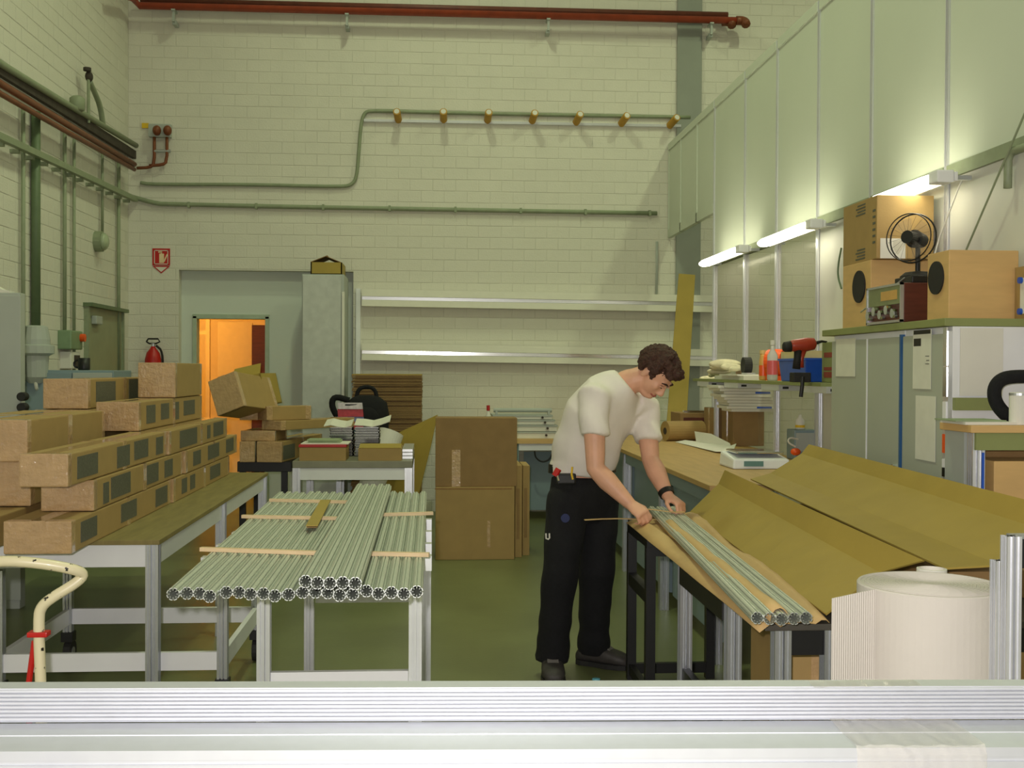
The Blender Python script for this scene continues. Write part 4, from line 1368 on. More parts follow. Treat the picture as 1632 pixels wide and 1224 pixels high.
# cordless drill
q = at(1285, 600, X=2.30)
y = q.y - .16
t = thing('cordless_drill', 'orange and black cordless drill standing on the shelf edge', 'drill', (2.32, y, SHZ))
P = lambda px, py: at(px, py, Y=y + .02)
M_DRILL = mat('dark_orange_shell', (164, 54, 32), .4)
a, b = P(1262, 551), P(1300, 547)
MB().tube([P(1258, 552), P(1264, 551), P(1285, 549), P(1297, 548), P(1300, 548)], [.03, .036, .042, .036, .02], n=14).build('motor_housing', M_DRILL, t, smooth=True)
MB().tube([P(1260, 552), P(1250, 553), P(1248, 553)], [.034, .03, .022], n=14).build('chuck', M_RUBBER, t, smooth=True)
MB().tube([P(1299, 547), P(1310, 544), P(1318, 545)], [.012, .008, .006]).build('drill_bit', M_BLACK, t)
MB().tube([P(1272, 556), P(1271, 570), P(1269, 588)], [.024, .022, .024], n=12).build('grip', M_RUBBER, t, smooth=True)
MB().tube([P(1281, 556), P(1277, 572), P(1277, 586)], [.02, .014, .016], n=12).build('grip_back', M_DRILL, t, smooth=True)
c = P(1275, 595)
MB().box(c.x - .05, c.x + .055, c.y - .04, c.y + .05, SHZ + .001, SHZ + .06).build('battery', M_RUBBER, t, bevel=.006)
MB().tube([P(1269, 600) + V((0, -.12, 0)), P(1268, 615) + V((0, -.12, 0)), P(1266, 632) + V((0, -.12, 0))], .012).build('wrist_strap', M_BLACK, t)
# olive box at the near end of the shelf
ya, yb = sh(1324, 2.32), sh(1296, 2.32)
t = thing('small_carton', 'olive carton with red print at the near end of the shelf', 'carton', (2.42, (ya + yb) / 2, SHZ), group='cartons on the bench and shelf')
zt = at(1308, 545, X=2.32).z
MB().box(2.37, 2.54, ya, yb - .01, SHZ + .0008, zt).build('carton_body', M_GREENWOOD, t, bevel=.004)
for z_, hh in ((.62, .03), (.3, .02), (.12, .035)):
    MB().box(2.3685, 2.37, ya + .03, yb - .05, SHZ + (zt - SHZ) * z_, SHZ + (zt - SHZ) * z_ + hh).build('printed_patch', mat('brick_red_print', (150, 66, 50), .6), t)
MB().box(2.39, 2.5, ya + .02, yb - .05, zt + .0005, zt + .025).build('white_pack', M_PAPER, t)

# stack of envelopes and cartons on the bench under the shelf
c = at(1185, 700, Z=WZ)
zc = WZ
x0, x1, z0, z1 = front(1168, 1218, 656, 712, 8.85)
t = thing('small_carton', 'brown carton nearest on the wooden bench, under the paper stack', 'carton', ((x0 + x1) / 2, 8.85, WZ), group='cartons on the bench and shelf')
MB().box(x0, x1, 8.85, 9.2, WZ + .0008, z1).build('carton_body', M_CARD2, t, bevel=.004)
MB().box(x0 - .001, x1 + .001, 9.0, 9.05, WZ + .001, z1 + .001).build('tape', M_TAPE, t)
zs = z1
xa, xb, za, zb_ = front(1138, 1167, 651, 690, 9.25)
t = thing('small_carton', 'brown carton standing behind the nearest one on the bench', 'carton', ((xa + xb) / 2, 9.25, WZ), group='cartons on the bench and shelf')
MB().box(xa, xb, 9.25, 9.6, WZ + .0008, zb_).build('carton_body', M_CARD2, t, bevel=.004)
MB().box(xa - .001, xb + .001, 9.4, 9.45, WZ + .001, zb_ + .001).build('tape', M_TAPE, t)
xq, xr_, zq, zr = front(1156, 1234, 614, 652, 8.8)
t = thing('paper_stack', 'leaning stack of white envelopes with blue marks under the shelf', 'paper stack', ((xq + xr_) / 2, 8.8, zs), group='papers under the shelf')
n_ = 9
for k in range(n_):
    z = zs + .001 + (zr - zs) * k / n_
    j = rr_.uniform(-.02, .03) - .012 * k
    o = MB().box(xq + .02 + j, xr_ + j * .6, 8.78 + j * .5, 9.1, z, z + (zr - zs) / n_ * .9).build('envelope', M_PAPER, t)
    if k in (1, 6, 8):
        MB().box(xr_ + j * .6 - .14, xr_ + j * .6 - .02, 8.779 + j * .5, 8.78 + j * .5, z + .003, z + (zr - zs) / n_ * .75).build('blue_mark', M_BLUE, o)
# low shelf trays beyond
x0, x1, z0, z1 = front(1090, 1136, 650, 658, 9.9)
t = thing('slide_rail', 'shiny telescopic rails lying on a low carton by the board', 'rail', ((x0 + x1) / 2, 9.9, z0))
MB().box(x0, x1, 9.9, 9.95, z0, z0 + .02).box(x0 + .02, x1, 9.97, 10.02, z0, z0 + .02).build('rail_pair', M_SHINY, t)
z_sl = z0
xa, xb, za, zb_ = front(1084, 1134, 660, 680, 9.85)
t = thing('small_carton', 'dark brown carton carrying the shiny rails', 'carton', ((xa + xb) / 2, 9.85, WZ), group='cartons on the bench and shelf')
MB().box(xa, xb, 9.85, 10.25, WZ + .0008, z_sl - .001).build('carton_body', M_CARD2, t, bevel=.003)
MB().box(xa + .03, xb - .03, 9.8485, 9.85, WZ + .05, z_sl - .04).build('printed_patch', M_MAROON, t)
# brown tube (kraft roll) behind the arm
a, b = at(1058, 690, Y=9.55), at(1118, 691, Y=9.6)
t = thing('kraft_roll', 'short kraft paper roll on the far end of the bench', 'roll', (a.x, 9.55, WZ))
r_ = .085
a, b = V((a.x, 9.5, WZ + r_ + .001)), V((b.x, 9.6, WZ + r_ + .001))
MB().cyl(a, b, r_, n=24).build('roll_body', M_CARD, t)
MB().cyl(a - (b - a).normalized() * .002, a, .03, n=14).build('roll_core', M_DARK, t)
# folded white paper on the bench
z_ = WZ
P = [at(1076, 705, Z=z_), at(1092, 703.5, Z=z_), at(1166, 717, Z=z_), at(1168, 724, Z=z_), at(1140, 722, Z=z_)]
t = thing('folded_paper', 'folded white packing paper lying on the wooden bench', 'paper', P[1])
MB().sheet([[P[0] + V((0, 0, .004)), P[1] + V((0, 0, .012))], [P[4] + V((0, 0, .012)), P[2] + V((0, 0, .03))], [P[3] + V((0, 0, .02)), P[2] + V((.03, -.02, .05))]], .003).build('paper_sheet', M_PAPER, t)
q0, q1 = at(1112, 708, Z=z_), at(1168, 718, Z=z_)
MB().sheet([[q0 + V((0, .05, .01)), q0 + V((0, .12, .10))], [q0.lerp(q1, .5) + V((0, .05, .012)), q0.lerp(q1, .5) + V((0, .12, .10))], [q1 + V((0, .04, .012)), q1 + V((0, .1, .05))]], .003).build('paper_flap', M_PAPER, t)

# electronic scale
c = at(1215, 748, Z=WZ)
x0, x1 = at(1168, 745, Y=c.y).x, at(1262, 745, Y=c.y).x
t = thing('bench_scale', 'white electronic scale with steel pan on the wooden bench', 'scale', ((x0 + x1) / 2, c.y, WZ))
MB().hexa([(x0, c.y, WZ + .001), (x1, c.y, WZ + .001), (x1, c.y + .34, WZ + .001), (x0, c.y + .34, WZ + .001), (x0 + .01, c.y + .02, WZ + .06), (x1 - .01, c.y + .02, WZ + .06), (x1 - .01, c.y + .34, WZ + .09), (x0 + .01, c.y + .34, WZ + .09)]).build('scale_body', M_WHITE, t, bevel=.012)
MB().box(x0 + .04, x1 - .03, c.y + .06, c.y + .32, WZ + .0905, WZ + .105).build('weighing_pan', M_SHINY, t, bevel=.006)
MB().box(x0 + .07, x0 + .19, c.y - .003, c.y + .004, WZ + .018, WZ + .05).build('display', mat('lcd', (110, 150, 150), .2), t)
# small machine and oil can near the cabinet
c = at(1280, 712, Z=WZ + .02)
x0, x1, z0, z1 = front(1266, 1304, 690, 712, 7.45)
t = thing('junction_unit', 'small grey power unit with orange plug behind the scale', 'power unit', ((x0 + x1) / 2, 7.45, WZ))
MB().box(x0, x1, 7.45, 7.62, WZ + .0008, z1 + .02).build('unit_body', M_BLUEST, t, bevel=.008)
MB().box(x0 + .01, x1 - .02, 7.444, 7.45, WZ + .06, z1).build('face_plate', M_GREYST, t)
MB().ell(at(1268, 720, Y=7.36), (.035, .03, .025)).build('plug', M_ORANGE, t, smooth=True)
MB().tube([at(1268, 712, Y=7.4), at(1255, 705, Y=7.4), at(1258, 697, Y=7.4), at(1272, 700, Y=7.43)], .006, smooth=2).build('cord', M_PAPER, t)
zb2 = z1 + .021
q = at(1275, 690, Y=7.53)
t = thing('oil_can', 'tiny white bottle with yellow band on the power unit', 'bottle', (q.x, 7.53, zb2))
MB().lathe([(.03, 0), (.032, .01), (.032, .06), (.012, .085), (.01, .1)], (q.x, 7.53, zb2), n=14).build('bottle_body', M_PAPER, t, smooth=True)
MB().lathe([(.033, .012), (.033, .03)], (q.x, 7.53, zb2), n=14).build('band', M_YELLOW, t)

# ================================================================ steel cabinets, radio, fan
CX0 = 2.20
cy0, cy1 = at(1512, 600, X=CX0).y, at(1325, 600, X=CX0).y
czt = at(1512, 520, X=CX0).z
y_mid = at(1437, 600, X=CX0).y
y_q = at(1382, 600, X=CX0).y
M_CABD = mat('cabinet_door_paint', (178, 184, 170), .5, var=.02, scale=4)
cab = []
for nm, a_, b_ in (('farther', y_mid + .004, cy1), ('nearer', cy0, y_mid - .004)):
    t = thing('steel_cabinet', '%s of two grey-green steel cabinets right of the bench' % nm, 'cabinet', ((CX0 + XP) / 2, (a_ + b_) / 2, 0), group='steel cabinets by the partition')
    MB().box(CX0 + .016, XP - .045, a_, b_, .0, czt).build('body', M_WHITE, t, bevel=.003)
    cab.append((t, a_, b_))
t, a_, b_ = cab[0]
d1 = MB().box(CX0, CX0 + .0155, y_q + .006, b_ - .004, .08, czt - .03).build('door', M_CABD, t, bevel=.003)
d2 = MB().box(CX0, CX0 + .0155, a_ + .012, y_q - .004, .08, czt - .03).build('door', M_CABD, t, bevel=.003)
MB().cyl((CX0, a_ + .05, 1.1), (CX0 - .02, a_ + .05, 1.1), .012).build('lock', M_SHINY, d2)
MB().box(CX0 - .004, CX0 + .01, y_q - .0035, y_q + .0055, .08, czt - .03).build('door_strip', M_WHITE, t)
MB().box(CX0 - .006, CX0 + .0155, a_ - .003, a_ + .0115, .0, czt - .02).build('blue_strip', mat('muted_blue', (52, 98, 146), .4), t)
t, a_, b_ = cab[1]
d3 = MB().box(CX0, CX0 + .0155, a_ + .05, b_ - .006, .08, czt - .03).build('door', M_CABD, t, bevel=.003)
MB().cyl((CX0, b_ - .06, 1.08), (CX0 - .02, b_ - .06, 1.08), .012).build('lock', M_SHINY, d3)
MB().box(CX0 - .002, CX0 + .0155, a_, a_ + .048, .0, czt - .02).build('front_frame', M_ALUB, t)
z_ = lambda py: at(1508, py, X=CX0).z
for pa, pb, m_ in ((522, 583, M_SHINY), (585, 632, M_SHINY), (640, 680, M_WHITE), (692, 722, M_ORANGE), (732, 745, M_WHITE), (746, 760, M_BLACK)):
    MB().box(CX0 - .008, CX0 - .002, a_ + .008, a_ + .04, z_(pb), z_(pa)).build('magnet_strip', m_, t)
# sheets of paper taped to the doors
def door_paper(px0, px1, py0, py1, label, m=M_PAPER, extra=None):
    a, b = at(px0, (py0 + py1) / 2, X=CX0), at(px1, (py0 + py1) / 2, X=CX0)
    za, zb = at((px0 + px1) / 2, py0, X=CX0).z, at((px0 + px1) / 2, py1, X=CX0).z
    t = thing('paper_notice', label, 'paper', (CX0, (a.y + b.y) / 2, zb), group='papers on the cabinet doors')
    MB().box(CX0 - .0035, CX0 - .002, b.y, a.y, zb, za).build('paper_sheet', m, t)
    for (f0, f1, g0, g1) in extra or ():
        MB().box(CX0 - .0045, CX0 - .0035, b.y + (a.y - b.y) * f0, b.y + (a.y - b.y) * f1, zb + (za - zb) * g0, zb + (za - zb) * g1).build('print_block', M_BLACK, t)


M_NOTE = mat('greyed_paper', (226, 226, 212), .8, var=.04)
door_paper(1333, 1364, 540, 600, 'curled paper on the farther cabinet door', M_NOTE)
door_paper(1456, 1485, 526, 620, 'long printed sheet with dark header on the nearer cabinet', M_NOTE, ((.04, .96, .93, 1.0), (.55, .95, .73, .86), (.1, .3, .55, .56), (.1, .25, .48, .49), (.1, .3, .42, .43)))
door_paper(1460, 1492, 631, 734, 'blank crumpled sheet below the printed one on the nearer cabinet', M_NOTE)
# board on top of the cabinets
t = thing('top_board', 'green painted board lying across both steel cabinets', 'board', (2.38, (cy0 + cy1) / 2, czt))
MB().box(CX0 - .02, XP - .045, cy0 + .0, cy1 + .1, czt + .001, czt + .035).build('board', M_GREENWOOD, t, bevel=.003)
TZ = czt + .036
# left speaker (far)
ys0, ys1 = at(1388, 470, X=2.25).y, at(1346, 470, X=2.25).y
t = thing('loudspeaker', 'far mustard loudspeaker box with round cone, carton on top', 'speaker', (2.38, (ys0 + ys1) / 2, TZ), group='loudspeakers on the cabinets')
zt = at(1366, 420, X=2.25).z
MB().box(2.24, XP - .05, ys0 - .02, ys1, TZ + .0005, zt).build('speaker_box', M_PALEWOOD, t, bevel=.004)
c = at(1370, 457, X=2.24)
MB().cyl((2.24, c.y, c.z), (2.232, c.y, c.z), .085, n=28).build('cone_ring', M_RUBBER, t)
MB().lathe([(.07, 0), (.03, .02), (.01, .02)], (2.233, c.y, c.z), n=24, axis=(1, 0, 0)).build('cone', M_BLACK, t)
MB().box(2.236, 2.24, ys0 - .02, ys0 + .02, TZ + .05, TZ + .08).build('badge', M_GOLD, t)
# carton on the far speaker
t = thing('carton', 'tall olive carton on the far loudspeaker, printed marks on side', 'carton', (2.38, (ys0 + ys1) / 2, zt))
zt2 = at(1368, 322, X=2.25).z
ca0, ca1 = at(1397, 370, X=2.25).y, at(1344, 370, X=2.25).y
MB().box(2.25, XP - .05, ca0, ca1, zt + .0008, zt2).build('carton_body', M_CARD, t, bevel=.004)
for f, g in ((.86, .1), (.14, .12)):
    zq = zt + (zt2 - zt) * f
    for k in range(4):
        MB().box(2.2485, 2.25, ca0 + .15, ca0 + .28 - .02 * (k % 2), zq - .03 + k * .016, zq - .022 + k * .016).build('print_line', M_LABEL, t)
for k in range(6):
    zq = zt + (zt2 - zt) * (.25 + .1 * k)
    MB().box(2.2485, 2.25, ca0 + .015, ca0 + .05, zq, zq + .012).build('print_line', M_LABEL, t)
x0, x1, z0, z1 = front(1410, 1450, 380, 412, ca0)
MB().box(2.27, 2.27 + (x1 - x0), ca0 - .0015, ca0, z0, z1).build('paper_label', M_PAPER, t)
# right speaker (near)
ya = at(1512, 450, X=2.24).y
yb = at(1478, 450, X=2.24).y
zt = at(1512, 398, X=2.24).z
t = thing('loudspeaker', 'near plywood loudspeaker box with dark oval cone', 'speaker', (2.38, (ya + yb) / 2, TZ), group='loudspeakers on the cabinets')
MB().box(2.24, XP - .045, ya, yb, TZ + .0005, zt).build('speaker_box', M_PALEWOOD, t, bevel=.004)
c = at(1493, 443, X=2.24)
MB().cyl((2.24, c.y, c.z), (2.232, c.y, c.z), .074, n=28).build('cone_ring', M_RUBBER, t)
MB().lathe([(.06, 0), (.03, .02), (.01, .02)], (2.233, c.y, c.z), n=24, axis=(1, 0, 0)).build('cone', M_BLACK, t)
# radio between them
y0, y1 = at(1436, 480, X=2.18).y, at(1376, 480, X=2.18).y
y0b = at(1478, 480, X=2.24).y + .02
zt = at(1436, 450, X=2.18).z
rz0 = TZ
t = thing('radio', 'old maroon radio with chrome front between the loudspeakers', 'radio', (2.3, (y0 + y1) / 2, TZ))
rx = 2.19
y0 = max(y0, yb + .01)
y1 = min(y1, ys0 - .13)
y1 = min(y0 + .42, ys0 - .03)
MB().box(rx, XP - .1, y0, y1, TZ + .0008, zt).build('radio_case', M_MAROON, t, bevel=.006)
MB().box(rx - .008, rx, y0 + .01, y1 - .01, TZ + (zt - TZ) * .48, zt - .01).build('dial_panel', mat('dial_green', (120, 128, 84), .25), t)
MB().box(rx - .010, rx - .008, y0 + .05, y0 + .24, TZ + (zt - TZ) * .6, zt - .03).build('dial_glass', mat('dial_amber', (206, 160, 80), .2), t)
for k in range(5):
    yy = y0 + .06 + k * .075
    MB().cyl((rx, yy, TZ + (zt - TZ) * (.24 + .1 * (k % 2))), (rx - .03, yy, TZ + (zt - TZ) * (.24 + .1 * (k % 2))), .022, n=16).build('knob', M_SHINY, t)
fr = MB()
for q in ((y0, y1, zt - .01, zt), (y0, y1, TZ + .002, TZ + .014), (y0, y0 + .012, TZ, zt), (y1 - .012, y1, TZ, zt)):
    fr.box(rx - .012, rx + .003, q[0], q[1], q[2], q[3])
fr.build('chrome_trim', M_ALU, t)
MB().tube([(rx + .05, y0 + .1, zt + .03), (rx + .02, y1 + .15, zt - .11)], .004).build('aerial', M_ALU, t)
MB().box(rx + .05, XP - .15, y0 + .02, y1 - .2, zt + .0005, zt + .035).build('handle_block', M_BLACK, t, bevel=.006)
RZT = zt + .036
# desk fan on the radio
c = at(1455, 380, X=2.36)
t = thing('desk_fan', 'round black desk fan with wire guard on the radio', 'fan', (2.36, c.y, RZT))
ax = V((-.78, -.62, .05)).normalized()
R_ = .12
e1 = ax.orthogonal().normalized()
e1 = (V((0, 0, 1)) - ax * ax.z).normalized()
e2 = ax.cross(e1)
ringp = lambda r, o, n=36: [c + ax * o + (e1 * math.cos(a) + e2 * math.sin(a)) * r for a in [2 * math.pi * i / n for i in range(n + 1)]]
MB().tube(ringp(R_, .0), .004, n=6).build('guard_ring', M_BLACK, t)
MB().tube(ringp(R_ * .97, .045), .003, n=6).build('guard_ring', M_BLACK, t)
wires = MB()
for k in range(18):
    a = 2 * math.pi * k / 18
    d = e1 * math.cos(a) + e2 * math.sin(a)
    wires.tube([c + d * R_, c + d * R_ * .9 + ax * .045, c + d * .03 + ax * .055], .0006, n=4)
wires.build('guard_wires', M_BLACK, t)
M_BLADE = mat('smoky_blade', (96, 96, 92), .3)
for k in range(4):
    a = 2 * math.pi * k / 4 + .5
    rows = []
    for r in (.03, .065, .1):
        rows.append([c + (e1 * math.cos(a + w) + e2 * math.sin(a + w)) * r + ax * (.012 + .028 * (w + .45)) for w in (-.45, -.15, .15, .45)])
    MB().sheet(rows, .002).build('fan_blade', M_CLEAR, t)
MB().cyl(c + ax * .06, c - ax * .01, .032, n=20).build('hub', M_BLACK, t)
MB().cyl(c - ax * .01, c - ax * .09, .045, .035, n=20).build('motor', M_RUBBER, t)
MB().cyl(c - ax * .05 + V((0, 0, -.02)), V((c.x - ax.x * .05, c.y - ax.y * .05, RZT + .03)), .012).build('stem', M_BLACK, t)
MB().lathe([(.085, .0008), (.085, .02), (.06, .04), (.02, .045)], V((c.x - ax.x * .05, c.y - ax.y * .05, RZT)), n=24).build('fan_base', M_RUBBER, t)

# cable hanging at the far side of the cartons and thin rods by the partition
tag(MB().tube([at(1341, 395, X=2.582), at(1336, 420, X=2.575), at(1335, 440, X=2.575), at(1341, 460, X=2.582)], .006, smooth=2).build('loop_cable', M_DKGREEN),
    'thin green cable loop beside the far loudspeaker', 'cable')
tag(MB().tube([at(1532, 288, X=2.55), at(1497, 380, X=2.5), at(1480, 440, X=2.45)], .004).build('wire', M_PAPER), 'thin white wire hanging from the rail to the fan', 'wire')
tag(MB().tube([at(1640, 165, X=2.54), at(1540, 398, X=2.54)], .005).build('brace_wire', M_GREENP), 'slanting thin grey wire across the near partition panels', 'wire')
tag(MB().tube([at(1606, 300, X=2.56), at(1607, 240, X=2.56), at(1632, 236, X=2.56), at(1700, 205, X=2.56)], .018, smooth=1).build('conduit', M_GREENP, smooth=True),
    'grey-green conduit along the partition at the photo edge', 'conduit')

# ================================================================ low counter at the right edge
KY = cy0 - .36
KZ = at(1560, 678, Y=KY).z
x0 = at(1548, 690, Y=KY).x
t = thing('counter', 'wood topped counter at the right photo edge', 'counter', (x0 + .3, KY, 0))
MB().box(x0, XP - .05, KY, KY + .28, KZ - .03, KZ).build('counter_top', M_PALEWOOD, t, bevel=.003)
MB().box(x0 + .03, XP - .06, KY + .02, KY + .045, KZ - .1, KZ - .0305).build('apron', M_GREENWOOD, t)
post(x0 + .05, KY + .06, 0, KZ - .0305, 'leg', M_ALUB, t, w=.05)
MB().box(x0 + .02, x0 + .035, KY + .1, KY + .27, .0, KZ - .031).build('side_panel', M_GREYST, t)
MB().box(x0 + .06, x0 + .07, KY + .03, KY + .034, .1, KZ - .11).build('blue_strip', M_BLUE, t)
MB().box(x0 + .09, XP - .06, KY + .255, KY + .27, .1, KZ - .1).build('back_panel', M_CARD2, t)
tag(MB().box(x0 + .11, XP - .08, KY + .03, KY + .25, .001, at(1600, 735, Y=KY + .03).z).build('plywood_crate', M_PALEWOOD, bevel=.004), 'pale plywood crate under the counter', 'crate')
t = thing('brochures', 'thin stack of papers on the counter edge', 'papers', (x0 + .1, KY + .1, KZ))
MB().box(x0 - .01, x0 + .2, KY + .03, KY + .25, KZ + .0005, KZ + .012).build('lower_sheets', M_PAPER, t)
MB().box(x0 - .04, x0 + .17, KY + .05, KY + .24, KZ + .0125, KZ + .018).build('upper_sheet', mat('green_card', (150, 165, 130), .7), t)
q = at(1624, 676, Y=KY + .06)
t = thing('white_can', 'white can standing on the counter beside the headset', 'can', (q.x, KY + .06, KZ))
r = .038
MB().lathe([(r, .0008), (r, .125), (r * .9, .13)], (q.x, KY + .06, KZ), n=24).build('can_body', M_PAPER, t, smooth=False)
MB().lathe([(r * 1.02, .118), (r * 1.02, .128)], (q.x, KY + .06, KZ), n=24).build('can_rim', M_ALU, t)
# black padded headset-shaped cushion
P = [at(x, y, Y=KY + .16) for x, y in ((1606, 664), (1592, 650), (1584, 634), (1585, 616), (1596, 604), (1614, 600), (1645, 600))]
t = thing('neck_cushion', 'black curved padded cushion on the counter at photo edge', 'cushion', (P[0].x, KY + .16, KZ))
MB().tube([V((P[0].x + .03, P[0].y, KZ + .03))] + P + [P[-1] + V((.06, 0, -.05)), V((P[-1].x + .09, P[0].y, KZ + .03))], .028, n=12, smooth=2).build('padding', M_BLACKF, t, smooth=True)
# tall white board side panel with green strip between cabinet and counter
x0, x1, z0, z1 = front(1521, 1592, 634, 654, cy0 - .02)
tag(MB().box(x0, x1, cy0 - .03, cy0 - .002, z0, z1).build('rail_board', M_GREENWOOD), 'short green board screwed to the near cabinet side', 'board')
x0, x1, z0, z1 = front(1530, 1598, 523, 631, cy0 - .004)
tag(MB().box(x0, x1, cy0 - .008, cy0 - .002, z0, z1).build('white_board', M_PAPER), 'white sheet fixed to the near cabinet side', 'sheet')
# noticeboard at the right edge
x0, x1, z0, z1 = front(1610, 1690, 427, 520, 5.0)
ny = at(1612, 470, X=2.52).y
t = thing('notice_board', 'cork notice board with pinned paper at the right photo edge', 'notice board', (2.54, ny, 1.8))
za, zb_ = at(1612, 428, X=2.54).z, at(1612, 520, X=2.54).z
MB().box(2.535, 2.555, ny - .8, ny, zb_, za).build('cork', M_CARD, t)
MB().box(2.532, 2.535, ny - .45, ny - .05, zb_ + .05, za - .05).build('pinned_paper', M_PAPER, t)
for zq in (za - .06, zb_ + .06):
    MB().cyl((2.532, ny - .06, zq), (2.52, ny - .06, zq), .014).build('push_pin', M_BLUE, t)
q = at(1622, 598, Y=4.9)
t = thing('chrome_bowl', 'shiny chrome lamp head behind the black cushion', 'lamp head', (q.x, 4.72, KZ))
MB().lathe([(.02, .0008), (.02, .12), (.03, .15), (.055, .19), (.06, .23), (.05, .24)], (q.x + .0, 4.72, KZ), n=24).build('bowl', M_SHINY, t, smooth=True)
MB().cyl((q.x, 4.72, KZ + .24), (q.x, 4.72, KZ + .27), .015).build('finial', M_ALU, t)

# ================================================================ packing table in front of the person
CZ = .80
t = thing('packing_table', 'packing table with dark board top under the cardboard sheets', 'table', (1.5, 4.4, 0))
cx0, cx1, cy0_, cy1_ = .985, 2.02, 3.26, 5.62
MB().box(cx0, cx1, cy0_, cy1_, CZ - .02, CZ).build('table_top', mat('dark_board', (70, 66, 58), .6), t, bevel=.003)
for x, y in ((cx0 + .03, 4.45), (cx0 + .03, 3.73), (cx0 + .06, cy0_ + .04), (at(1320, 1050, Y=cy0_).x + .02, cy0_ + .04), (cx1 - .04, cy0_ + .04), (cx1 - .04, 4.45)):
    post(x, y, 0, CZ - .0205, 'leg', M_ALU, t, w=.05, grooves=3)
MB().box(cx0 + .015, cx0 + .045, 3.757, 4.423, .28, .36).build('lower_rail', M_BLACK, t)
MB().box(cx0 + .0, cx0 + .04, 3.757, 4.423, CZ - .1, CZ - .021).build('apron', M_BLACK, t)
MB().box(cx0 + .09, cx1 - .07, cy0_ + .03, cy0_ + .05, CZ - .1, CZ - .021).build('apron', M_BLACK, t)
MB().box(cx0 + .06, cx1 - .07, 4.43, 4.47, CZ - .1, CZ - .021).build('apron', M_BLACK, t)

t = thing('steel_trestle', 'black steel trestle beside the person under the packing table', 'trestle', (1.2, 5.45, 0))
fx0, fx1, fy0, fy1 = 1.0, 1.40, 5.10, 5.58
for x in (fx0, fx1):
    for y in (fy0, fy1):
        MB().box(x - .022, x + .022, y - .022, y + .022, .0, CZ - .0605).build('leg', M_BLACK, t)
    MB().box(x - .02, x + .02, fy0 + .022, fy1 - .022, .48, .54).build('cross_rail', M_BLACK, t)
    MB().box(x - .02, x + .02, fy0 - .022, fy1 + .022, CZ - .06, CZ - .021).build('top_rail', M_BLACK, t)
for y in (fy0, fy1):
    MB().box(fx0 + .022, fx1 - .022, y - .02, y + .02, CZ - .1, CZ - .0605).build('top_rail', M_BLACK, t)
MB().box(fx0 + .022, fx1 - .022, fy1 - .015, fy1 + .015, .03, .08).build('floor_rail', M_BLACK, t)
MB().box(fx0 - .015, fx0 + .015, fy0 + .022, fy1 - .022, .03, .08).build('floor_rail', M_BLACK, t)
# cartons stored under the near end
x0, x1, z0, z1 = front(1252, 1318, 1012, 1200, 3.5)
t = thing('carton', 'brown carton stored under the near end of packing table', 'carton', ((x0 + x1) / 2, 3.65, 0))
MB().box(x0 + .03, x1, 3.55, 4.0, .0008, CZ - .13).build('carton_body', M_CARD, t, bevel=.004)
MB().box(x0 + .1, x0 + .15, 3.5488, 3.55, .1, CZ - .14).build('tape', M_TAPE, t)

# kraft paper, bedding for the rods
def lerp(a, b, f):
    return a + (b - a) * f


g = []
N1, N2 = 22, 13
farL, farR = at(1000, 829, Z=CZ + .006), at(1108, 818, Z=CZ + .02)
neaL, neaR = at(1214, 1002, Z=CZ + .004), at(1326, 985, Z=CZ + .02)
rk = random.Random(11)
for i in range(N1):
    f = i / (N1 - 1)
    row = []
    for j in range(N2):
        h = j / (N2 - 1)
        p = farL.lerp(neaL, f).lerp(farR.lerp(neaR, f), h)
        bulge = .035 * max(0, 1 - abs(h - .10) / .16) * (0.4 + .6 * abs(math.sin(f * 7.3))) + .05 * max(0, 1 - abs(h - .88) / .14) * (.7 + .3 * math.sin(f * 11))
        valley = .014
        p.z = CZ + .005 + bulge + valley * (1 if .25 < h < .75 else .3) + rk.uniform(-.002, .003)
        p.x += .010 * math.sin(f * 17 + j) * (1 if j == N2 - 1 else .3 if j else .12)
        if j == 0:
            p.z = CZ - .006
            p.x -= .006
        if j == 1:
            p.z = CZ + .010
        if i in (0, N1 - 1) and j > 1:
            p.z = max(p.z - .006, CZ + .006)
        row.append(p)
    g.append(row)
kp = MB().sheet(g, .002).build('kraft_paper', M_KRAFT, smooth=True)
tag(kp, 'crumpled kraft paper spread under the rods on packing table', 'paper')
# second flat paper edge below it, hanging over the table edge
a, b = at(1000, 834, Z=CZ + .002), at(1209, 1009, Z=CZ + .002)
# a loose fold of the paper covers the middle rod
m0, m1 = at(1243, 975, Z=CZ + .06), at(1066, 832, Z=CZ + .06)
ug = (m1 - m0).normalized().cross(V((0, 0, 1))).normalized()
MB().sheet([[m0.lerp(m1, i / 16) + ug * (.03 * math.cos(a) + .004 * math.sin(i * 2.1)) + V((0, 0, -.03 + .042 * math.sin(a) + .002 * math.sin(i * 1.3))) for a in [math.pi * j / 6 for j in range(7)]] for i in range(17)], .0015).build('paper_fold', M_KRAFT, kp, smooth=True)
# five rods on the paper
zr = CZ + .045
ends = [(1207, 985), (1227, 986), (1246, 987), (1266, 986), (1285, 985)]
fars = [(1048, 822), (1056, 819), (1064, 821), (1073, 818), (1082, 820)]
for k, (e, f) in enumerate(zip(ends, fars)):
    a, b = at(*e, Z=zr), at(*f, Z=zr)
    d = (b - a)
    b = a + d.normalized() * 2.5
    rod(a, b, '%s grooved rod lying on the kraft paper' % UP[k], 'rods on the kraft paper')
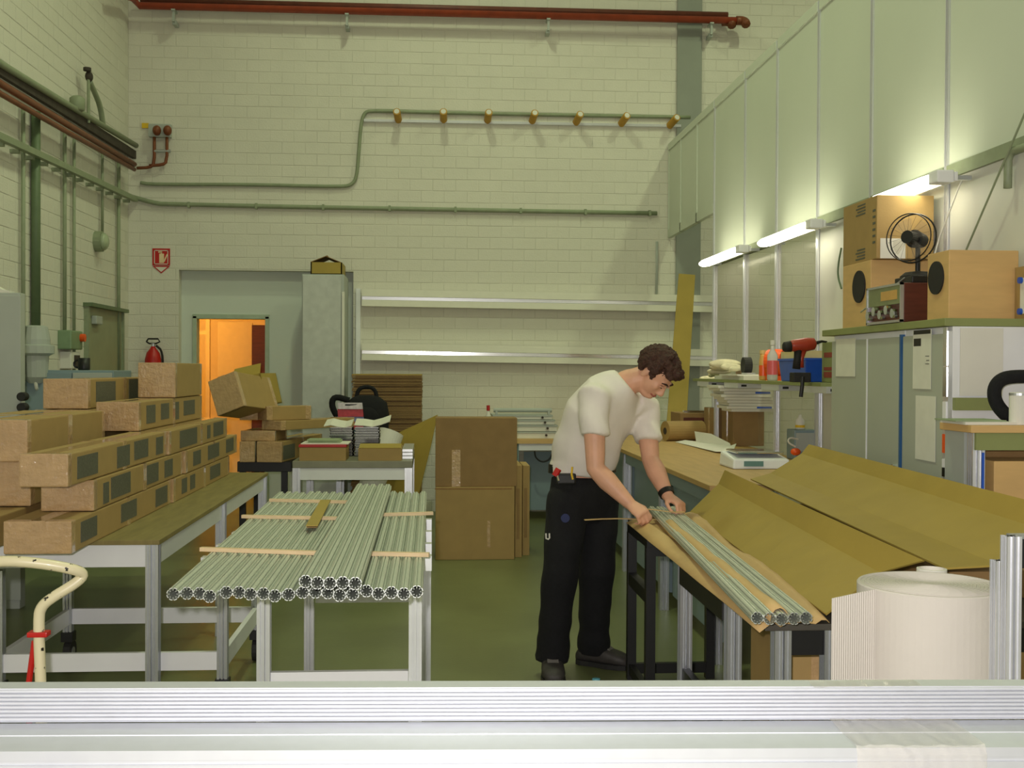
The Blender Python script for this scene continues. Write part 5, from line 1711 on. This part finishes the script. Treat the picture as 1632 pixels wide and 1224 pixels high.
# kraft strips held in the hands
for k, (pa, pb, lb, dz) in enumerate((((932, 829), (1096, 826), 'lower kraft strip pulled tight between both hands', .055), ((1012, 812), (1092, 816), 'upper kraft strip between the hands', .075))):
    a, b = at(*pa, Y=5.34), at(*pb, Y=5.30)
    tag(MB().sheet([[a.lerp(b, i / 6) + V((0, 0, .004 * math.sin(i))), a.lerp(b, i / 6) + V((0, .03, .004 * math.sin(i)))] for i in range(7)], .002).build('paper_strip', M_KRAFT), lb, 'paper strip', 'kraft strips in the hands')


# cardboard sheets
def fold_sheet(name, label, lines, th=.006, n=8):
    """lines: fold lines from low to high, each (far point, near point)."""
    t = thing(name, label, 'cardboard sheet', lines[0][1], group='cardboard sheets on the packing table')
    for k in range(len(lines) - 1):
        (a0, a1), (b0, b1) = lines[k], lines[k + 1]
        MB().sheet([[a0.lerp(a1, i / n), b0.lerp(b1, i / n)] for i in range(n + 1)], th).build('panel', M_CARD3, t)
    return t


def lift(px, py, Y):
    return at(px, py, Y=Y)


fold_sheet('cardboard_sheet', 'nearer folded cardboard sheet beside the kraft paper', [
    (at(1099, 816, Z=CZ + .03), at(1316, 978, Z=CZ + .03)), (lift(1145, 771, 5.72), lift(1402, 912, 3.45)), (lift(1155, 749, 5.72), lift(1472, 893, 3.22))])
fold_sheet('cardboard_sheet', 'farther folded cardboard sheet rising toward the cabinets', [
    (lift(1196, 763, 5.86), lift(1505, 905, 3.30)), (lift(1228, 754, 5.88), lift(1592, 900, 3.30)), (lift(1277, 723, 5.90), lift(1655, 842, 3.45)), (lift(1289, 708, 5.90), lift(1672, 806, 3.45))])
# box carrying the raised sheets
tag(MB().box(1.62, 1.98, 3.6, 5.5, CZ + .001, CZ + .09).build('flat_carton', M_CARD2, bevel=.004), 'flat carton hidden under the raised cardboard sheet', 'carton')

# ================================================================ white corrugated roll
c = at(1483, 930, Y=2.9)
RZ = c.z
R0 = .188
t = thing('paper_roll', 'big white corrugated paper roll standing in the foreground', 'roll', (c.x, 2.9, 0))
spiral = []
turns = 5
prof = []
for i in range(turns * 48 + 1):
    a = 2 * math.pi * i / 48
    prof.append((a, R0 - .02 + .02 * i / (turns * 48)))
# body with slightly stepped wound top
MB().lathe([(R0, .001), (R0, RZ - .004), (R0 - .003, RZ), (R0 - .010, RZ + .0), (R0 - .011, RZ - .003), (R0 - .018, RZ - .003), (R0 - .019, RZ), (.05, RZ + .001), (.03, RZ + .0012)],
           (c.x, 2.9, 0), n=72).build('roll_body', M_ROLLW, t, smooth=False)
sp = MB()
pts = [V((c.x + (.02 + .15 * i / 400) * math.cos(i * .25), 2.9 + (.02 + .15 * i / 400) * math.sin(i * .25), RZ + .0006)) for i in range(400)]
sp.tube(pts, .0016, n=4)
sp.build('winding', M_ROLLW, t)
# loose end standing off to the left
a0 = math.radians(200)
p_r = V((c.x + R0 * math.cos(a0), 2.9 + R0 * math.sin(a0), 0))
pl = at(1325, 1000, Y=2.78)
rows = []
flut = 40
for i in range(flut + 1):
    f = i / flut
    p = p_r.lerp(V((pl.x, pl.y, 0)), f)
    o_ = .0012 * (1 if i % 2 else -1)
    rows.append([V((p.x, p.y + o_, .001)), V((p.x, p.y + o_, RZ - .012 * f))])
MB().sheet(rows, .003).build('loose_end', M_ROLLW, t)
q = at(1485, 906, Y=3.16)
t = thing('white_tube', 'slim white tube standing behind the big corrugated roll', 'tube', (q.x, 3.16, 0))
MB().lathe([(.042, .001), (.042, q.z), (.036, q.z + .001), (.034, q.z - .05)], (q.x, 3.16, 0), n=24).build('tube_wall', M_PAPER, t)
MB().lathe([(.043, q.z - .03), (.0435, q.z - .012)], (q.x, 3.16, 0), n=24).build('tape_band', M_TAPE, t)

# upright aluminium frame at the right edge
t = thing('profile_stand', 'upright aluminium profile stand at the right photo edge', 'stand', at(1610, 1200, Y=2.4) * 1.0)
x0 = at(1599, 960, Y=2.4).x
x1 = at(1622, 960, Y=2.4).x
w_ = x1 - x0
zt = at(1610, 854, Y=2.4).z
post(x0 + w_ / 2, 2.4, .0, zt, 'upright', M_ALUB, t, w=w_, grooves=3)
MB().box(x0 + w_ / 2, x0 + w_ / 2 + .5, 2.415, 2.44, zt - .075, zt - .01).build('black_panel', M_BLACK, t)
post(x0 + w_ * 2.1, 2.55, .0, zt - .08, 'upright', M_ALUB, t, w=w_, grooves=3)
MB().box(x0 + w_ / 2, x0 + w_ * 2.1, 2.42, 2.55, .3, .34).build('foot_rail', M_ALU, t)
MB().box(x0 + w_ / 2 + .01, x0 + .5, 2.41, 2.44, zt - .009, zt - .0).build('top_rail', M_ALU, t)
post(x0 + .5, 2.43, .0, zt, 'upright', M_ALUB, t, w=w_)

# ================================================================ foreground: two long extrusions on trestles
ZA = 1.005
pA, pB = at(-160, 1092, Z=ZA), at(1790, 1087, Z=ZA)
dx = (pB - pA).normalized()
nrm = V((-dx.y, dx.x, 0))                      # away from the camera
t = thing('long_extrusion', 'rear grooved aluminium extrusion crossing the foreground, tape round it', 'extrusion', pA.lerp(pB, .5), group='extrusions in the foreground')
hA = .058
topw = .022
poly = [(0.0, 0.0), (-.002, 0)]
n_g = 8
out = []
zc = 0.0
poly = [(topw + .018, -hA), (topw + .018, 0.0), (0, 0)]
for k in range(n_g):
    z0 = -.002 - (hA - .004) * k / n_g
    dz = (hA - .004) / n_g
    poly += [(0.0, z0), (-.0022, z0 - dz * .15), (-.0022, z0 - dz * .62), (.003, z0 - dz * .70), (.003, z0 - dz * .95)]
poly += [(0, -hA)]
mb = MB()
ring = lambda p: [p + nrm * a + V((0, 0, b)) for a, b in poly]
mb.ring_loft([ring(pA - nrm * .022), ring(pB - nrm * .022)])
mb.build('profile', M_FLASHY, t)
tp = MB()
for pa_, pb_ in (((1292, 1093), (1462, 1090)),):
    a, b = at(*pa_, Z=ZA), at(*pb_, Z=ZA)
    tp.sheet([[a.lerp(b, i / 14) - nrm * .02 + V((0, 0, .0025 + .002 * rk.random())), a.lerp(b, i / 14) + nrm * .018 + V((0, 0, .0025 + .003 * rk.random()))] for i in range(15)], .0008)
tp.build('tape_wrap', M_FOIL, t)
# front, lower one
ZB = ZA - hA - .001
q0 = at(300, 1196, Z=ZB)
t2 = thing('long_extrusion', 'front flat aluminium extrusion nearest the camera, wrapped in film at right', 'extrusion', pA.lerp(pB, .5) - nrm * .09 + V((0, 0, -.06)), group='extrusions in the foreground')
wid = (pA - nrm * .022 - q0).dot(nrm)
base = pA - nrm * .0235
poly = [(0, -.06), (0, 0), (-wid * .46, 0), (-wid * .463, .0015), (-wid * .477, .0015), (-wid * .48, 0), (-wid, 0), (-wid, -.016), (-wid + .003, -.017), (-wid + .003, -.022), (-wid, -.023), (-wid, -.038), (-wid + .003, -.039), (-wid + .003, -.044), (-wid, -.045), (-wid, -.06)]
ring = lambda p: [p + nrm * a + V((0, 0, ZB - ZA + b)) for a, b in poly]
MB().ring_loft([ring(base), ring(base + (pB - pA))]).build('profile', M_FLASHY, t2)
a, b = at(1345, 1172, Z=ZB), at(1545, 1172, Z=ZB)
rows = []
for i in range(19):
    p = a.lerp(b, i / 18)
    k = (p - base).dot(nrm)
    p = p - nrm * (k + 0)
    e = lambda: .001 + .004 * rk.random()
    rows.append([p - nrm * .004 + V((0, 0, e())), p - nrm * wid * .5 + V((0, 0, e())), p - nrm * (wid - .002) + V((0, 0, e())), p - nrm * (wid + .003 + e()) + V((0, 0, -.01)), p - nrm * (wid + .003 + e()) + V((0, 0, -.035)), p - nrm * (wid + .003) + V((0, 0, -.06))])
MB().sheet(rows, .0006).build('film_wrap', M_FOIL, t2)
for sx in (-.62, .78):
    tt = thing('trestle', '%s trestle under the foreground extrusions, below the photo' % ('left' if sx < 0 else 'right'), 'trestle', (sx, 1.85, 0))
    MB().box(sx - .03, sx + .03, 1.66, 2.06, ZA - hA - .145, ZA - hA - .0635).build('beam', M_BLACK, tt)
    for yy in (1.7, 2.02):
        MB().box(sx - .025, sx + .025, yy - .025, yy + .025, 0, ZA - hA - .146).build('leg', M_BLACK, tt)

# ================================================================ hand truck at lower left
HY = 3.5
P = [at(-70, 1000, Y=HY), at(-60, 905, Y=HY), at(0, 893, Y=HY - .05), at(60, 897, Y=HY - .03), at(118, 907, Y=HY), at(135, 915, Y=HY + .03), at(122, 929, Y=HY + .02), at(85, 951, Y=HY), at(66, 966, Y=HY), at(61, 985, Y=HY), at(65, 1090, Y=HY)]
P[0] = V((P[1].x, HY, .12))
P.append(V((P[-1].x + .01, HY, .12)))
t = thing('hand_truck', 'chipped cream tubular hand truck with red fittings', 'hand truck', (P[-1].x, HY, 0))
MB().tube(P, .0165, n=14, smooth=2).build('handle_tube', M_CHIP, t, smooth=True)
q = at(62, 1010, Y=HY)
MB().box(q.x - .03, q.x + .03, q.y - .02, q.y + .02, q.z - .008, q.z + .008).build('collar', M_RED, t, bevel=.004)
MB().tube([at(55, 1022, Y=HY + .02), at(46, 1088, Y=HY + .03), V((at(40, 1100, Y=HY).x, HY + .04, .2))], .009).build('brace', M_RED, t)
MB().box(P[0].x - .02, P[-1].x + .02, HY - .2, HY + .03, .01, .03).build('toe_plate', M_RED, t)
for xx in (P[0].x, P[-1].x):
    w = MB().cyl((xx - .02, HY + .08, .1), (xx + .02, HY + .08, .1), .1, n=22).build('wheel', M_RUBBER, t)
    MB().cyl((xx - .024, HY + .08, .1), (xx + .024, HY + .08, .1), .04, n=14).build('hub', M_RED, w)
    MB().box(xx - .012, xx + .012, HY - .01, HY + .08, .09, .14).build('axle_bracket', M_RED, t)
# blue cap on the floor
q = at(950, 1084, Z=.004)
tag(MB().lathe([(.018, .0005), (.02, .004), (.02, .012), (.012, .014)], q - V((0, 0, .004)), n=18).build('blue_disc', mat('light_blue_plastic', (110, 190, 210), .35), smooth=True), 'small light blue disc on the floor by the shoes', 'disc')
q = at(1095, 1077, Z=.01)
tag(MB().ell(q + V((0, 0, .018)), (.035, .03, .022), n=9, m=6).build('paper_ball', mat('grey_paper', (150, 120, 110), .8)), 'crumpled scrap on the floor under the packing table', 'scrap')

# ================================================================ the person
def remesh(mb, name, m, parent, voxel, smooth_it=4, disp=None):
    """Fuse overlapping closed shapes into one continuous skin."""
    loc, local = INFO[parent.name]
    mb.v = [p - loc for p in mb.v]
    me = mb.mesh(name, m)
    tmp = bpy.data.objects.new('tmp', me)
    COL.objects.link(tmp)
    md = tmp.modifiers.new('r', 'REMESH')
    md.mode = 'VOXEL'
    md.voxel_size = voxel
    ms = tmp.modifiers.new('s', 'SMOOTH')
    ms.factor = .5
    ms.iterations = smooth_it
    dg = bpy.context.evaluated_depsgraph_get()
    dg.update()
    out = bpy.data.meshes.new_from_object(tmp.evaluated_get(dg))
    bpy.data.objects.remove(tmp)
    out.name = name
    if disp:
        for v in out.vertices:
            v.co += v.normal * disp(v.co + loc)
    out.materials.clear()
    out.materials.append(m)
    out.shade_smooth()
    return part_from_mesh(name, out, parent)


def limb(mb, pts, radii, n=14, squash=None):
    """Tapered chain with rounded ends."""
    pts = [V(p) for p in pts]
    P, Rr = [], []
    d0 = (pts[1] - pts[0]).normalized()
    d1 = (pts[-1] - pts[-2]).normalized()
    for a in (.05, .4, .75):
        P.append(pts[0] - d0 * radii[0] * math.cos(a * math.pi / 2))
        Rr.append(radii[0] * math.sin(a * math.pi / 2))
    P.append(pts[0]); Rr.append(radii[0])
    for i in range(1, len(pts)):
        for f in (.34, .67, 1.0):
            P.append(pts[i - 1].lerp(pts[i], f)); Rr.append(radii[i - 1] + (radii[i] - radii[i - 1]) * f)
    for a in (.75, .4, .05):
        P.append(pts[-1] + d1 * radii[-1] * math.cos(a * math.pi / 2))
        Rr.append(radii[-1] * math.sin(a * math.pi / 2))
    mb.tube(P, Rr, n=n)


FWD = V((.62, -.78, 0)).normalized()
LFT = V((-FWD.y, FWD.x, 0))
person = thing('person', 'person in white T-shirt and black trousers bending over the packing table', 'person', (at(915, 1060, Y=5.68).x, 5.68, 0))
J = lambda px, py, Y: at(px, py, Y=Y)
spine = [J(928, 785, 5.74), J(929, 745, 5.72), J(938, 705, 5.68), J(958, 660, 5.62), J(980, 628, 5.59), J(1000, 610, 5.57)]


def torso_ring(c, d, a, b, n=28, e=.8):
    side = (LFT - d * LFT.dot(d)).normalized()
    fw = d.cross(side)
    fw = -fw if fw.dot(FWD) < 0 else fw
    return [c + side * a * math.copysign(abs(math.cos(t)) ** e, math.cos(t)) + fw * b * math.copysign(abs(math.sin(t)) ** e, math.sin(t))
            for t in [2 * math.pi * i / n for i in range(n)]]


def torso(mb, grow, lo=0):
    sz = [(.165, .12), (.165, .125), (.172, .128), (.195, .125), (.18, .105), (.075, .075)]
    rings = []
    for i in range(lo, len(spine)):
        d = (spine[min(i + 1, 5)] - spine[max(i - 1, 0)]).normalized()
        rings.append(torso_ring(spine[i], d, sz[i][0] + grow, sz[i][1] + grow))
    mb.ring_loft(rings)


rS, rE, rW = J(946, 638, 5.46), J(949, 747, 5.40), J(1004, 803, 5.33)
lS, lE, lW = J(1028, 655, 5.70), J(1037, 733, 5.60), J(1064, 790, 5.44)
rH, rK, rA = J(906, 790, 5.66), J(893, 910, 5.58), J(879, 1048, 5.66)
lH, lK, lA = J(955, 790, 5.80), J(951, 910, 5.72), J(945, 1040, 5.86)

# head frame
hp = math.radians(57)
hz = V((.76, -.65, 0)).normalized()
HF = hz * math.cos(hp) + V((0, 0, -math.sin(hp)))
HU = hz * math.sin(hp) + V((0, 0, math.cos(hp)))
HL = HU.cross(HF).normalized()
HC = J(1044, 595, 5.50)
HR = Matrix((HF, HL, HU)).transposed()       # local x = face, y = left, z = up
hd = lambda x, y, z: HC + HR @ V((x, y, z))

body = MB()
torso(body, -.022)
limb(body, [spine[4], spine[5], J(1012, 606, 5.55), hd(-.02, 0, -.07)], [.07, .068, .062, .06])
for S, E, W in ((rS, rE, rW), (lS, lE, lW)):
    m1 = S.lerp(E, .5)
    m2 = E.lerp(W, .35)
    limb(body, [S, m1, E, m2, E.lerp(W, .75), W], [.06, .053, .045, .050, .038, .030])
for Hh, K, A in ((rH, rK, rA), (lH, lK, lA)):
    limb(body, [Hh, K, A + V((0, 0, .04))], [.08, .055, .04])
# head: skull, face, jaw, nose, ears
body.ell(hd(-.012, 0, .03), (.095, .074, .085), HR, 20, 14)
body.ell(hd(.03, 0, -.02), (.062, .062, .085), HR, 18, 12)
body.ell(hd(.045, 0, -.088), (.040, .042, .030), HR, 14, 10)
body.ell(hd(.078, 0, -.085), (.016, .022, .016), HR, 12, 8)
limb(body, [hd(.085, 0, .01), hd(.105, 0, -.028)], [.010, .014], n=10)
body.ell(hd(.098, .012, -.034), (.012, .010, .009), HR, 10, 7)
body.ell(hd(.098, -.012, -.034), (.012, .010, .009), HR, 10, 7)
body.ell(hd(.082, .026, .028), (.012, .022, .009), HR, 10, 7)
body.ell(hd(.082, -.026, .028), (.012, .022, .009), HR, 10, 7)
body.ell(hd(.086, 0, -.058), (.010, .022, .007), HR, 10, 7)
for s_ in (-1, 1):
    body.ell(hd(.062, s_ * .04, -.012), (.022, .018, .022), HR, 12, 8)
    body.ell(hd(-.012, s_ * .074, -.012), (.018, .009, .030), HR, 12, 8)


def hand(mb, W, knuckle, normal, curls, side, spread=.021, thumb_to=None, ln=1.0):
    d = (knuckle - W).normalized()
    n = (normal - d * normal.dot(d)).normalized()
    w = d.cross(n) * side                      # toward the thumb
    L = .088
    rings = []
    for f, a, b in ((-.02, .027, .022), (.25, .034, .021), (.6, .041, .018), (1.0, .042, .014), (1.08, .036, .010)):
        c = W + d * L * f
        rings.append([c + w * a * math.cos(t) + n * b * math.sin(t) for t in [2 * math.pi * i / 16 for i in range(16)]])
    mb.ring_loft(rings)
    tips = []
    for k in range(4):
        base = W + d * (L * (.98 - .04 * abs(k - 1))) + w * (.031 - spread * k)
        sl = [(.042, .027, .021), (.046, .030, .022), (.043, .028, .021), (.034, .021, .018)][k]
        p = [base - d * .02, base]
        ang = 0
        for q in range(3):
            ang += curls[k][q]
            p.append(p[-1] + (d * math.cos(ang) - n * math.sin(ang)) * sl[q] * ln)
        limb(mb, p, [.0085, .0092, .0085, .0078, .0068], n=8)
        tips.append(p[-1])
    tb = W + d * .022 + w * .026 - n * .006
    t1 = tb + (d * .62 + w * .62 - n * .35).normalized() * .040
    t2 = thumb_to or (t1 + (d * .9 - w * .05 - n * .45).normalized() * .032)
    t3 = t2 + ((t2 - t1).normalized() * .6 + d * .4).normalized() * .022
    limb(mb, [tb - d * .01, tb, t1, t2, t3], [.014, .014, .011, .0095, .008], n=8)


nR = V((-.15, -.45, .85))
hand(body, rW, J(1026, 820, 5.27), nR, [(.75, 1.1, .8), (.85, 1.15, .8), (.9, 1.15, .8), (.95, 1.1, .7)], -1)
nL = V((.35, -.25, .88))
hand(body, lW, J(1088, 806, 5.37), nL, [(.85, .75, .4), (.8, .9, .5), (.8, .95, .6), (.8, .9, .6)], 1)
remesh(body, 'body', M_SKIN, person, .0058, 3)

# face details
M_EYE = mat('eye_white', (150, 128, 116), .5, var=0)
M_IRIS = mat('dark_eye', (40, 28, 22), .3, var=0)
M_LIP = mat('lip', (176, 104, 92), .5, var=.05)
for s_ in (-1, 1):
    o = MB().ell(hd(.083, s_ * .031, .008), (.007, .012, .0045), HR).build('eye', M_EYE, person, smooth=True)
    MB().ell(hd(.0895, s_ * .031, .004), (.0025, .005, .0035), HR).build('iris', M_IRIS, o, smooth=True)
    limb_ = MB()
    limb(limb_, [hd(.093, s_ * .014, .032), hd(.091, s_ * .032, .037), hd(.078, s_ * .050, .030)], [.004, .005, .003], n=8)
    limb_.build('eyebrow', M_HAIR, person, smooth=True)
    limb_ = MB()
    limb(limb_, [hd(.094, s_ * .018, .011), hd(.093, s_ * .031, .0145), hd(.082, s_ * .046, .010)], [.003, .0035, .003], n=8)
    limb_.build('eyelid', M_SKIN, person, smooth=True)
lp = MB()
limb(lp, [hd(.080, -.024, -.061), hd(.095, 0, -.059), hd(.080, .024, -.061)], [.003, .0055, .003], n=8)
limb(lp, [hd(.078, -.020, -.066), hd(.0925, 0, -.068), hd(.078, .020, -.066)], [.003, .0055, .003], n=8)
lp.build('mouth', M_LIP, person, smooth=True)

# hair: short curls over skull, nape to forehead
hr = random.Random(21)
hair = MB()
hair.ell(hd(-.022, 0, .045), (.092, .080, .082), HR, 18, 12)
cnt = 0
while cnt < 360:
    u = V((hr.gauss(0, 1), hr.gauss(0, 1), hr.gauss(0, 1))).normalized()
    x, y, z = u
    if z < -.62 or (x > .35 and z < .42) or (x > .05 and z < .0 and abs(y) > .3) or (z < -.05 and x > -.25):
        continue
    p = hd(-.014 + .106 * x, .086 * y, .036 + .098 * z)
    hair.ell(p, (hr.uniform(.009, .019),) * 3, None, 7, 5)
    cnt += 1
for k in range(40):                             # fringe and sideburn
    p = hd(.066 + hr.uniform(-.012, .02), hr.uniform(-.055, .055), .092 + hr.uniform(-.02, .02))
    hair.ell(p, (.014,) * 3, None, 7, 5)
for s_ in (-1, 1):
    for k in range(10):
        hair.ell(hd(.018 + hr.uniform(-.012, .012), s_ * .071, .012 + hr.uniform(-.03, .03)), (.009, .009, .011), None, 7, 5)
remesh(hair, 'hair', M_HAIR, person, .0055, 0, lambda p: .0035 * math.sin(230 * p.x + 40 * math.sin(70 * p.z)) * math.sin(210 * p.z + 60 * p.y))

# T-shirt
sh_ = MB()
torso(sh_, .012, 1)
sz0 = torso_ring(J(928, 749, 5.725), (spine[1] - spine[0]).normalized(), .178, .140)
sh_.ring_loft([sz0, torso_ring(spine[1] + V((0, 0, .03)), V((0, 0, 1)), .185, .145)])
for S, E, f in ((rS, rE, .52), (lS, lE, .62)):
    d = (E - S).normalized()
    root = S.lerp(spine[4], .45)
    tub = [root, S + V((0, 0, .012)), S.lerp(E, f * .5), S.lerp(E, f)]
    sh_.tube(tub, [.085, .084, .074, .073], n=18)
# soft folds across the fabric


def folds(p):
    q = p - spine[2]
    return .006 * math.sin(36 * q.dot(LFT) + 16 * q.z) * math.sin(9 * q.z + 2) + .005 * math.sin(30 * q.z + 22 * q.dot(LFT) + 10 * q.dot(FWD)) * math.exp(-max(0, q.z - .05) * 4)


remesh(sh_, 'tshirt', M_SHIRT, person, .010, 3, folds)

# trousers
tr_ = MB()
pel = [torso_ring(spine[0] + V((0, 0, dz)), V((0, 0, 1)), a, b) for dz, a, b in ((-.14, .165, .12), (-.06, .178, .135), (.03, .178, .135), (.09, .172, .132))]
tr_.ring_loft(pel)
for Hh, K, A, fx in ((rH, rK, rA, 0), (lH, lK, lA, 0)):
    mid = Hh.lerp(K, .5)
    cal = K.lerp(A, .5)
    hem = V((A.x, A.y, .085))
    tr_.tube([Hh + V((0, 0, .04)), Hh, mid, K, cal, K.lerp(A, .8), hem], [.09, .106, .102, .091, .083, .086, .086], n=20)
tf = lambda p: .005 * math.sin(22 * p.z + 13 * p.x) * math.sin(17 * p.x - 9 * p.z) + .003 * math.exp(-((p.z - .2) / .12) ** 2) * math.sin(50 * p.z + 9 * p.x)
remesh(tr_, 'trousers', M_BLACKF, person, .011, 3, tf)

# belt with tools
bc, bd = spine[0] + V((0, 0, .105)), V((0, 0, 1))
MB().ring_loft([torso_ring(bc, bd, .178, .138), torso_ring(bc, bd, .184, .144), torso_ring(bc + V((0, 0, .045)), bd, .182, .142), torso_ring(bc + V((0, 0, .045)), bd, .176, .136)], caps=False).build('belt', M_BLACK, person)
q = J(905, 762, 5.50)
MB().box(q.x - .05, q.x + .045, q.y + .02, q.y + .06, q.z - .035, q.z + .02).build('tool_pouch', M_BLACK, person, bevel=.01)
q = J(884, 752, 5.50)
MB().tube([q + V((0, 0, -.02)), q + V((.02, 0, .015))], .016).build('red_cutter', M_RED, person)
MB().tube([J(912, 744, 5.47), J(911, 756, 5.47), J(913, 764, 5.47)], .005).build('pencil', M_YELLOW, person)
MB().tube([J(888, 758, 5.49), J(890, 766, 5.49)], .006).build('key_clip', M_SHINY, person)
q = J(901, 826, 5.53)
MB().cyl(q, q + V((0, .02, 0)), .022, n=16).build('badge', mat('navy_patch', (38, 48, 92), .7), person)
u = J(872, 855, 5.52)
MB().tube([u + V((-.006, 0, .015)), u + V((-.005, 0, -.01)), u + V((.006, 0, -.014)), u + V((.012, 0, -.008)), u + V((.011, 0, .015))], .004).build('white_mark', M_PAPER, person)

# wristband
wd = (lW - lE).normalized()
wc = lE.lerp(lW, .93)
MB().cyl(wc - wd * .012, wc + wd * .012, .040, .037, n=22).build('wristband', M_BLACK, person)

# shoes
M_SHOE = mat('dark_work_shoe', (62, 58, 56), .6, var=.2, scale=30)
for A, yaw, pz in ((rA, V((-.03, -1, 0)), 0), (lA, V((.86, -.5, 0)), 0)):
    d = yaw.normalized()
    s = V((-d.y, d.x, 0))
    heel = V((A.x, A.y, 0)) - d * .085
    mb = MB()
    rings = []
    for f, w_, h in ((0, .036, .05), (.08, .045, .085), (.25, .05, .11), (.42, .053, .105), (.6, .058, .08), (.8, .058, .066), (.94, .048, .052), (1.0, .026, .034)):
        c = heel + d * .29 * f
        rings.append([c + s * w_ * math.copysign(abs(math.cos(t)) ** .7, math.cos(t)) + V((0, 0, .018 + h / 2 + h / 2 * math.copysign(abs(math.sin(t)) ** .8, math.sin(t)))) for t in [2 * math.pi * i / 18 for i in range(18)]])
    mb.ring_loft(rings)
    o = mb.build('shoe', M_SHOE, person, smooth=True)
    so = MB()
    outl = [(0, .034), (.1, .047), (.35, .05), (.65, .061), (.85, .059), (.97, .042), (1.01, .018)]
    poly = [heel + d * .29 * f + s * w_ for f, w_ in outl] + [heel + d * .29 * f - s * w_ for f, w_ in reversed(outl)]
    so.ring_loft([[p + V((0, 0, .001)) for p in poly], [p + V((0, 0, .026)) for p in poly]])
    so.build('sole', M_RUBBER, o)
    MB().sheet([[heel + d * .29 * f + s * w_ + V((0, 0, z)) for w_ in (-.028, 0, .028)] for f, z in ((.5, .118), (.58, .106), (.66, .094))], .006).build('laces', mat('grey_lace', (120, 116, 112), .8), o)
